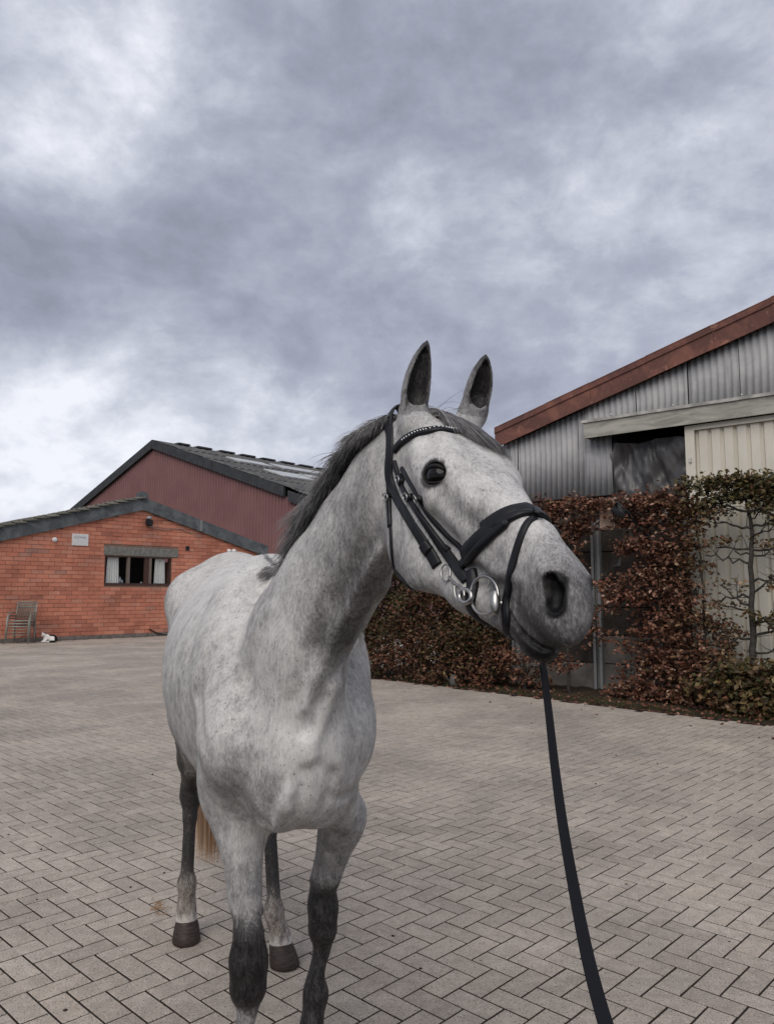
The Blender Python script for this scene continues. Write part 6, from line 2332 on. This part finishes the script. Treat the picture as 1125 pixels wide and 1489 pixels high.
def chair(label, dz, dx, rot):
    t = thing('garden_chair', label, 'chair', CB + HA * dx + UP * dz, math.atan2(HA[1], HA[0]) * .35 + rot, 'stack of garden chairs by the brick wall')
    def put(name, mb, m=chm, parent=None):
        me = mb.mesh(name, True); me.transform(Matrix.Scale(CSC, 4)); return link(name, me, m, parent or t)
    for x in (-.27, .27):
        put('leg', MB().tube([(x * 1.06, -.27, 0), (x, -.25, .44), (x * 1.02, -.24, .63)], [.016, .015, .013], 8))
        put('leg', MB().tube([(x * .95, .27, 0), (x * .92, .20, .42)], [.015, .014], 8))
        put('armrest', MB().tube([(x * 1.02, -.25, .625), (x * 1.06, -.05, .64), (x * .95, .22, .63)], [.017, .018, .014], 8))
        put('back_post', MB().tube([(x * .92, .20, .40), (x * .90, .27, .65), (x * .88, .33, .92)], [.015, .014, .013], 8))
    put('top_rail', MB().tube([(-.245, .33, .915), (0, .345, .925), (.245, .33, .915)], .016, 8))
    mb = MB().tube([(-.26, -.25, .435), (.26, -.25, .435)], .016, 8).tube([(-.24, .2, .42), (.24, .2, .42)], .014, 8)
    mb.tube([(-.26, -.25, .435), (-.24, .2, .42)], .013, 8).tube([(.26, -.25, .435), (.24, .2, .42)], .013, 8)
    put('seat_frame', mb)
    mb = MB()
    for i in range(11):
        x = -.215 + .043 * i; mb.tube([(x, .205, .43), (x * .97, .27, .65), (x * .95, .335, .91)], .0095, 5)
    put('back_slats', mb, netm)
    mb = MB()
    for i in range(9): mb.box((0, -.21 + .05 * i, .437), (.49, .036, .010))
    put('seat', mb, netm)
    put('stretcher', MB().tube([(-.265, -.262, .22), (.265, -.262, .22)], .010, 6))
    return t


chair('topmost grey garden chair in the stack by the brick wall', .165, .03, R(-9))
chair('middle grey garden chair in the stack by the brick wall', .083, .015, R(-10))
chair('lowest grey garden chair in the stack, legs on the paving by the brick wall', .004, 0.0, R(-11))

# the cat resting on the paving beside the chairs
CP = Hf(hw(58, 920)[0], .004, .75)
fx = Field(np.arange(-.34, .34, .011), np.arange(-.26, .26, .011), np.arange(-.01, .42, .011))
fx.ell((.05, .02, .12), (.17, .115, .115), None, .03)
fx.ell((.12, -.01, .10), (.10, .12, .10), None, .03)
fx.ell((.13, -.10, .07), (.085, .05, .065), None, .02)
fx.ell((-.09, -.02, .15), (.085, .08, .10), None, .04)
fx.ell((-.15, -.08, .225), (.066, .058, .056), None, .025)
fx.ell((-.175, -.128, .208), (.030, .026, .022), None, .015)
for x in (-.19, -.115): fx.chain([(x, -.065, .262), (x + (.008 if x > -.15 else -.010), -.06, .322)], [.024, .005], .015)
fx.chain([(-.10, -.09, .10), (-.13, -.14, .03), (-.16, -.17, .02)], [.036, .028, .024], .02)
fx.chain([(-.05, -.09, .10), (-.06, -.15, .03), (-.09, -.18, .02)], [.036, .028, .024], .02)
fx.chain([(.21, .02, .06), (.20, -.13, .03), (.09, -.19, .025), (.0, -.19, .025)], [.035, .028, .025, .018], .02)
cv, cf = fx.mesh()
cat = thing('cat', 'small black and white cat resting on the paving beside the stacked chairs', 'cat', CP)
cme = quick_mesh('body', cv, cf)
blk = np.clip(1.3 * np.exp(-(((cv - np.array([.10, .06, .20])) / np.array([.12, .12, .09])) ** 2).sum(1)) * 1.6 + 1.5 * np.exp(-(((cv - np.array([.14, -.17, .025])) / np.array([.11, .05, .04])) ** 2).sum(1)) + 1.5 * np.exp(-(((cv - np.array([-.11, -.05, .27])) / np.array([.026, .04, .04])) ** 2).sum(1)) + 1.2 * np.exp(-(((cv - np.array([.22, .0, .08])) / np.array([.05, .12, .09])) ** 2).sum(1)), 0, 1)
set_attr(cme, 'black', blk)
cm = NT('cat fur', .9, .1)
cm.color(cm.mix(cm.mapr(cm.math('ADD', cm.attr('black'), cm.math('MULTIPLY', cm.math('SUBTRACT', cm.noise(60, 3), .5), .4)), .4, .6), (.74, .71, .66), (.018, .016, .016)))
link('body', cme, cm.m, cat)
eyem = plain('cat eye', (.10, .09, .02), .2, .4)
for x in (-.178, -.135):
    bm = bmesh.new(); bmesh.ops.create_uvsphere(bm, u_segments=10, v_segments=8, radius=.0105); bm.transform(Matrix.Translation((x, -.131, .236)))
    me = bpy.data.meshes.new('eye'); bm.to_mesh(me); bm.free(); link('eye', me, eyem, cat)
bm = bmesh.new(); bmesh.ops.create_uvsphere(bm, u_segments=8, v_segments=6, radius=.009); bm.transform(Matrix.Translation((-.177, -.152, .214)))
me = bpy.data.meshes.new('nose'); bm.to_mesh(me); bm.free(); link('nose', me, plain('cat nose', (.45, .22, .20), .5, .3), cat)

# small grey can at the foot of the hedge
WP = gp(660, 996.5); WP[2] = .0
zinc = plain('dull zinc', (.17, .17, .155), .6, .35, .3, nscale=14, var=.3)
can = thing('watering_can', 'small dull grey watering can standing at the foot of the dense hedge', 'watering can', WP)
def putc(name, mb): link(name, mb.mesh(name, True), zinc, can)
putc('can_body', MB().tube([(0, 0, 0), (0, 0, .02), (0, 0, .14), (0, 0, .17), (0, 0, .18)], [.075, .082, .070, .055, .05], 18))
putc('handle', MB().tube([(.05, 0, .155), (.11, 0, .165), (.135, 0, .11), (.11, 0, .05), (.07, 0, .03)], .011, 8))
putc('spout', MB().tube([(-.06, 0, .05), (-.12, 0, .12), (-.145, 0, .19)], [.022, .014, .012], 8))

# black pipe and a pale board end caught in the hedge top
pipem = plain('black plastic pipe', (.016, .017, .020), .35, .4)
c0 = place(893, 736, .85); c1 = place(912, 752, .75)
pp = thing('plastic_pipe', 'short black plastic pipe lying in the top of the copper beech by the tarpaulin', 'pipe', c0)
ax_ = nz(c1 - c0); a_ = nz(np.cross(ax_, UPV_)); b_ = np.cross(ax_, a_)
V = []
for (p, r_) in ((c0, .085), (c1 + ax_ * .10, .085), (c1 + ax_ * .10, .074), (c0, .074)):
    for k in range(20):
        w = 2 * math.pi * k / 20; V.append(p + (a_ * math.cos(w) + b_ * math.sin(w)) * r_)
F = [(j * 20 + k, j * 20 + (k + 1) % 20, ((j + 1) % 4) * 20 + (k + 1) % 20, ((j + 1) % 4) * 20 + k) for j in range(4) for k in range(20)]
part('pipe_wall', MB().add(V, F).mesh('pipe_wall', True), pipem, pp)
q = [c0 + a_ * .10, c0 + a_ * .14 + UPV_ * .05, c1 + a_ * .12 + UPV_ * .05, c1 + ax_ * .18 - UPV_ * .03, c1 + ax_ * .36 - UPV_ * .05]
part('hose', MB().tube(q, .018, 8).mesh('hose', True), pipem, pp)
bd = plain('pale plywood', (.36, .26, .205), .85, .15, nscale=12, var=.25)
c = place(882, 736, .62)
mb = MB(); mb.frame_box(c, SB, SN, UPV_, -.11, .12, -.02, .02, -.34, .11)
o = bevel_mesh(mb.mesh('board'), .018, 2)
o.transform(Matrix.Translation(-Vector(c)))
bo = link('board', o, bd); bo.location = c
tag(bo, 'pale board end standing in the hedge beside the black pipe', 'board')
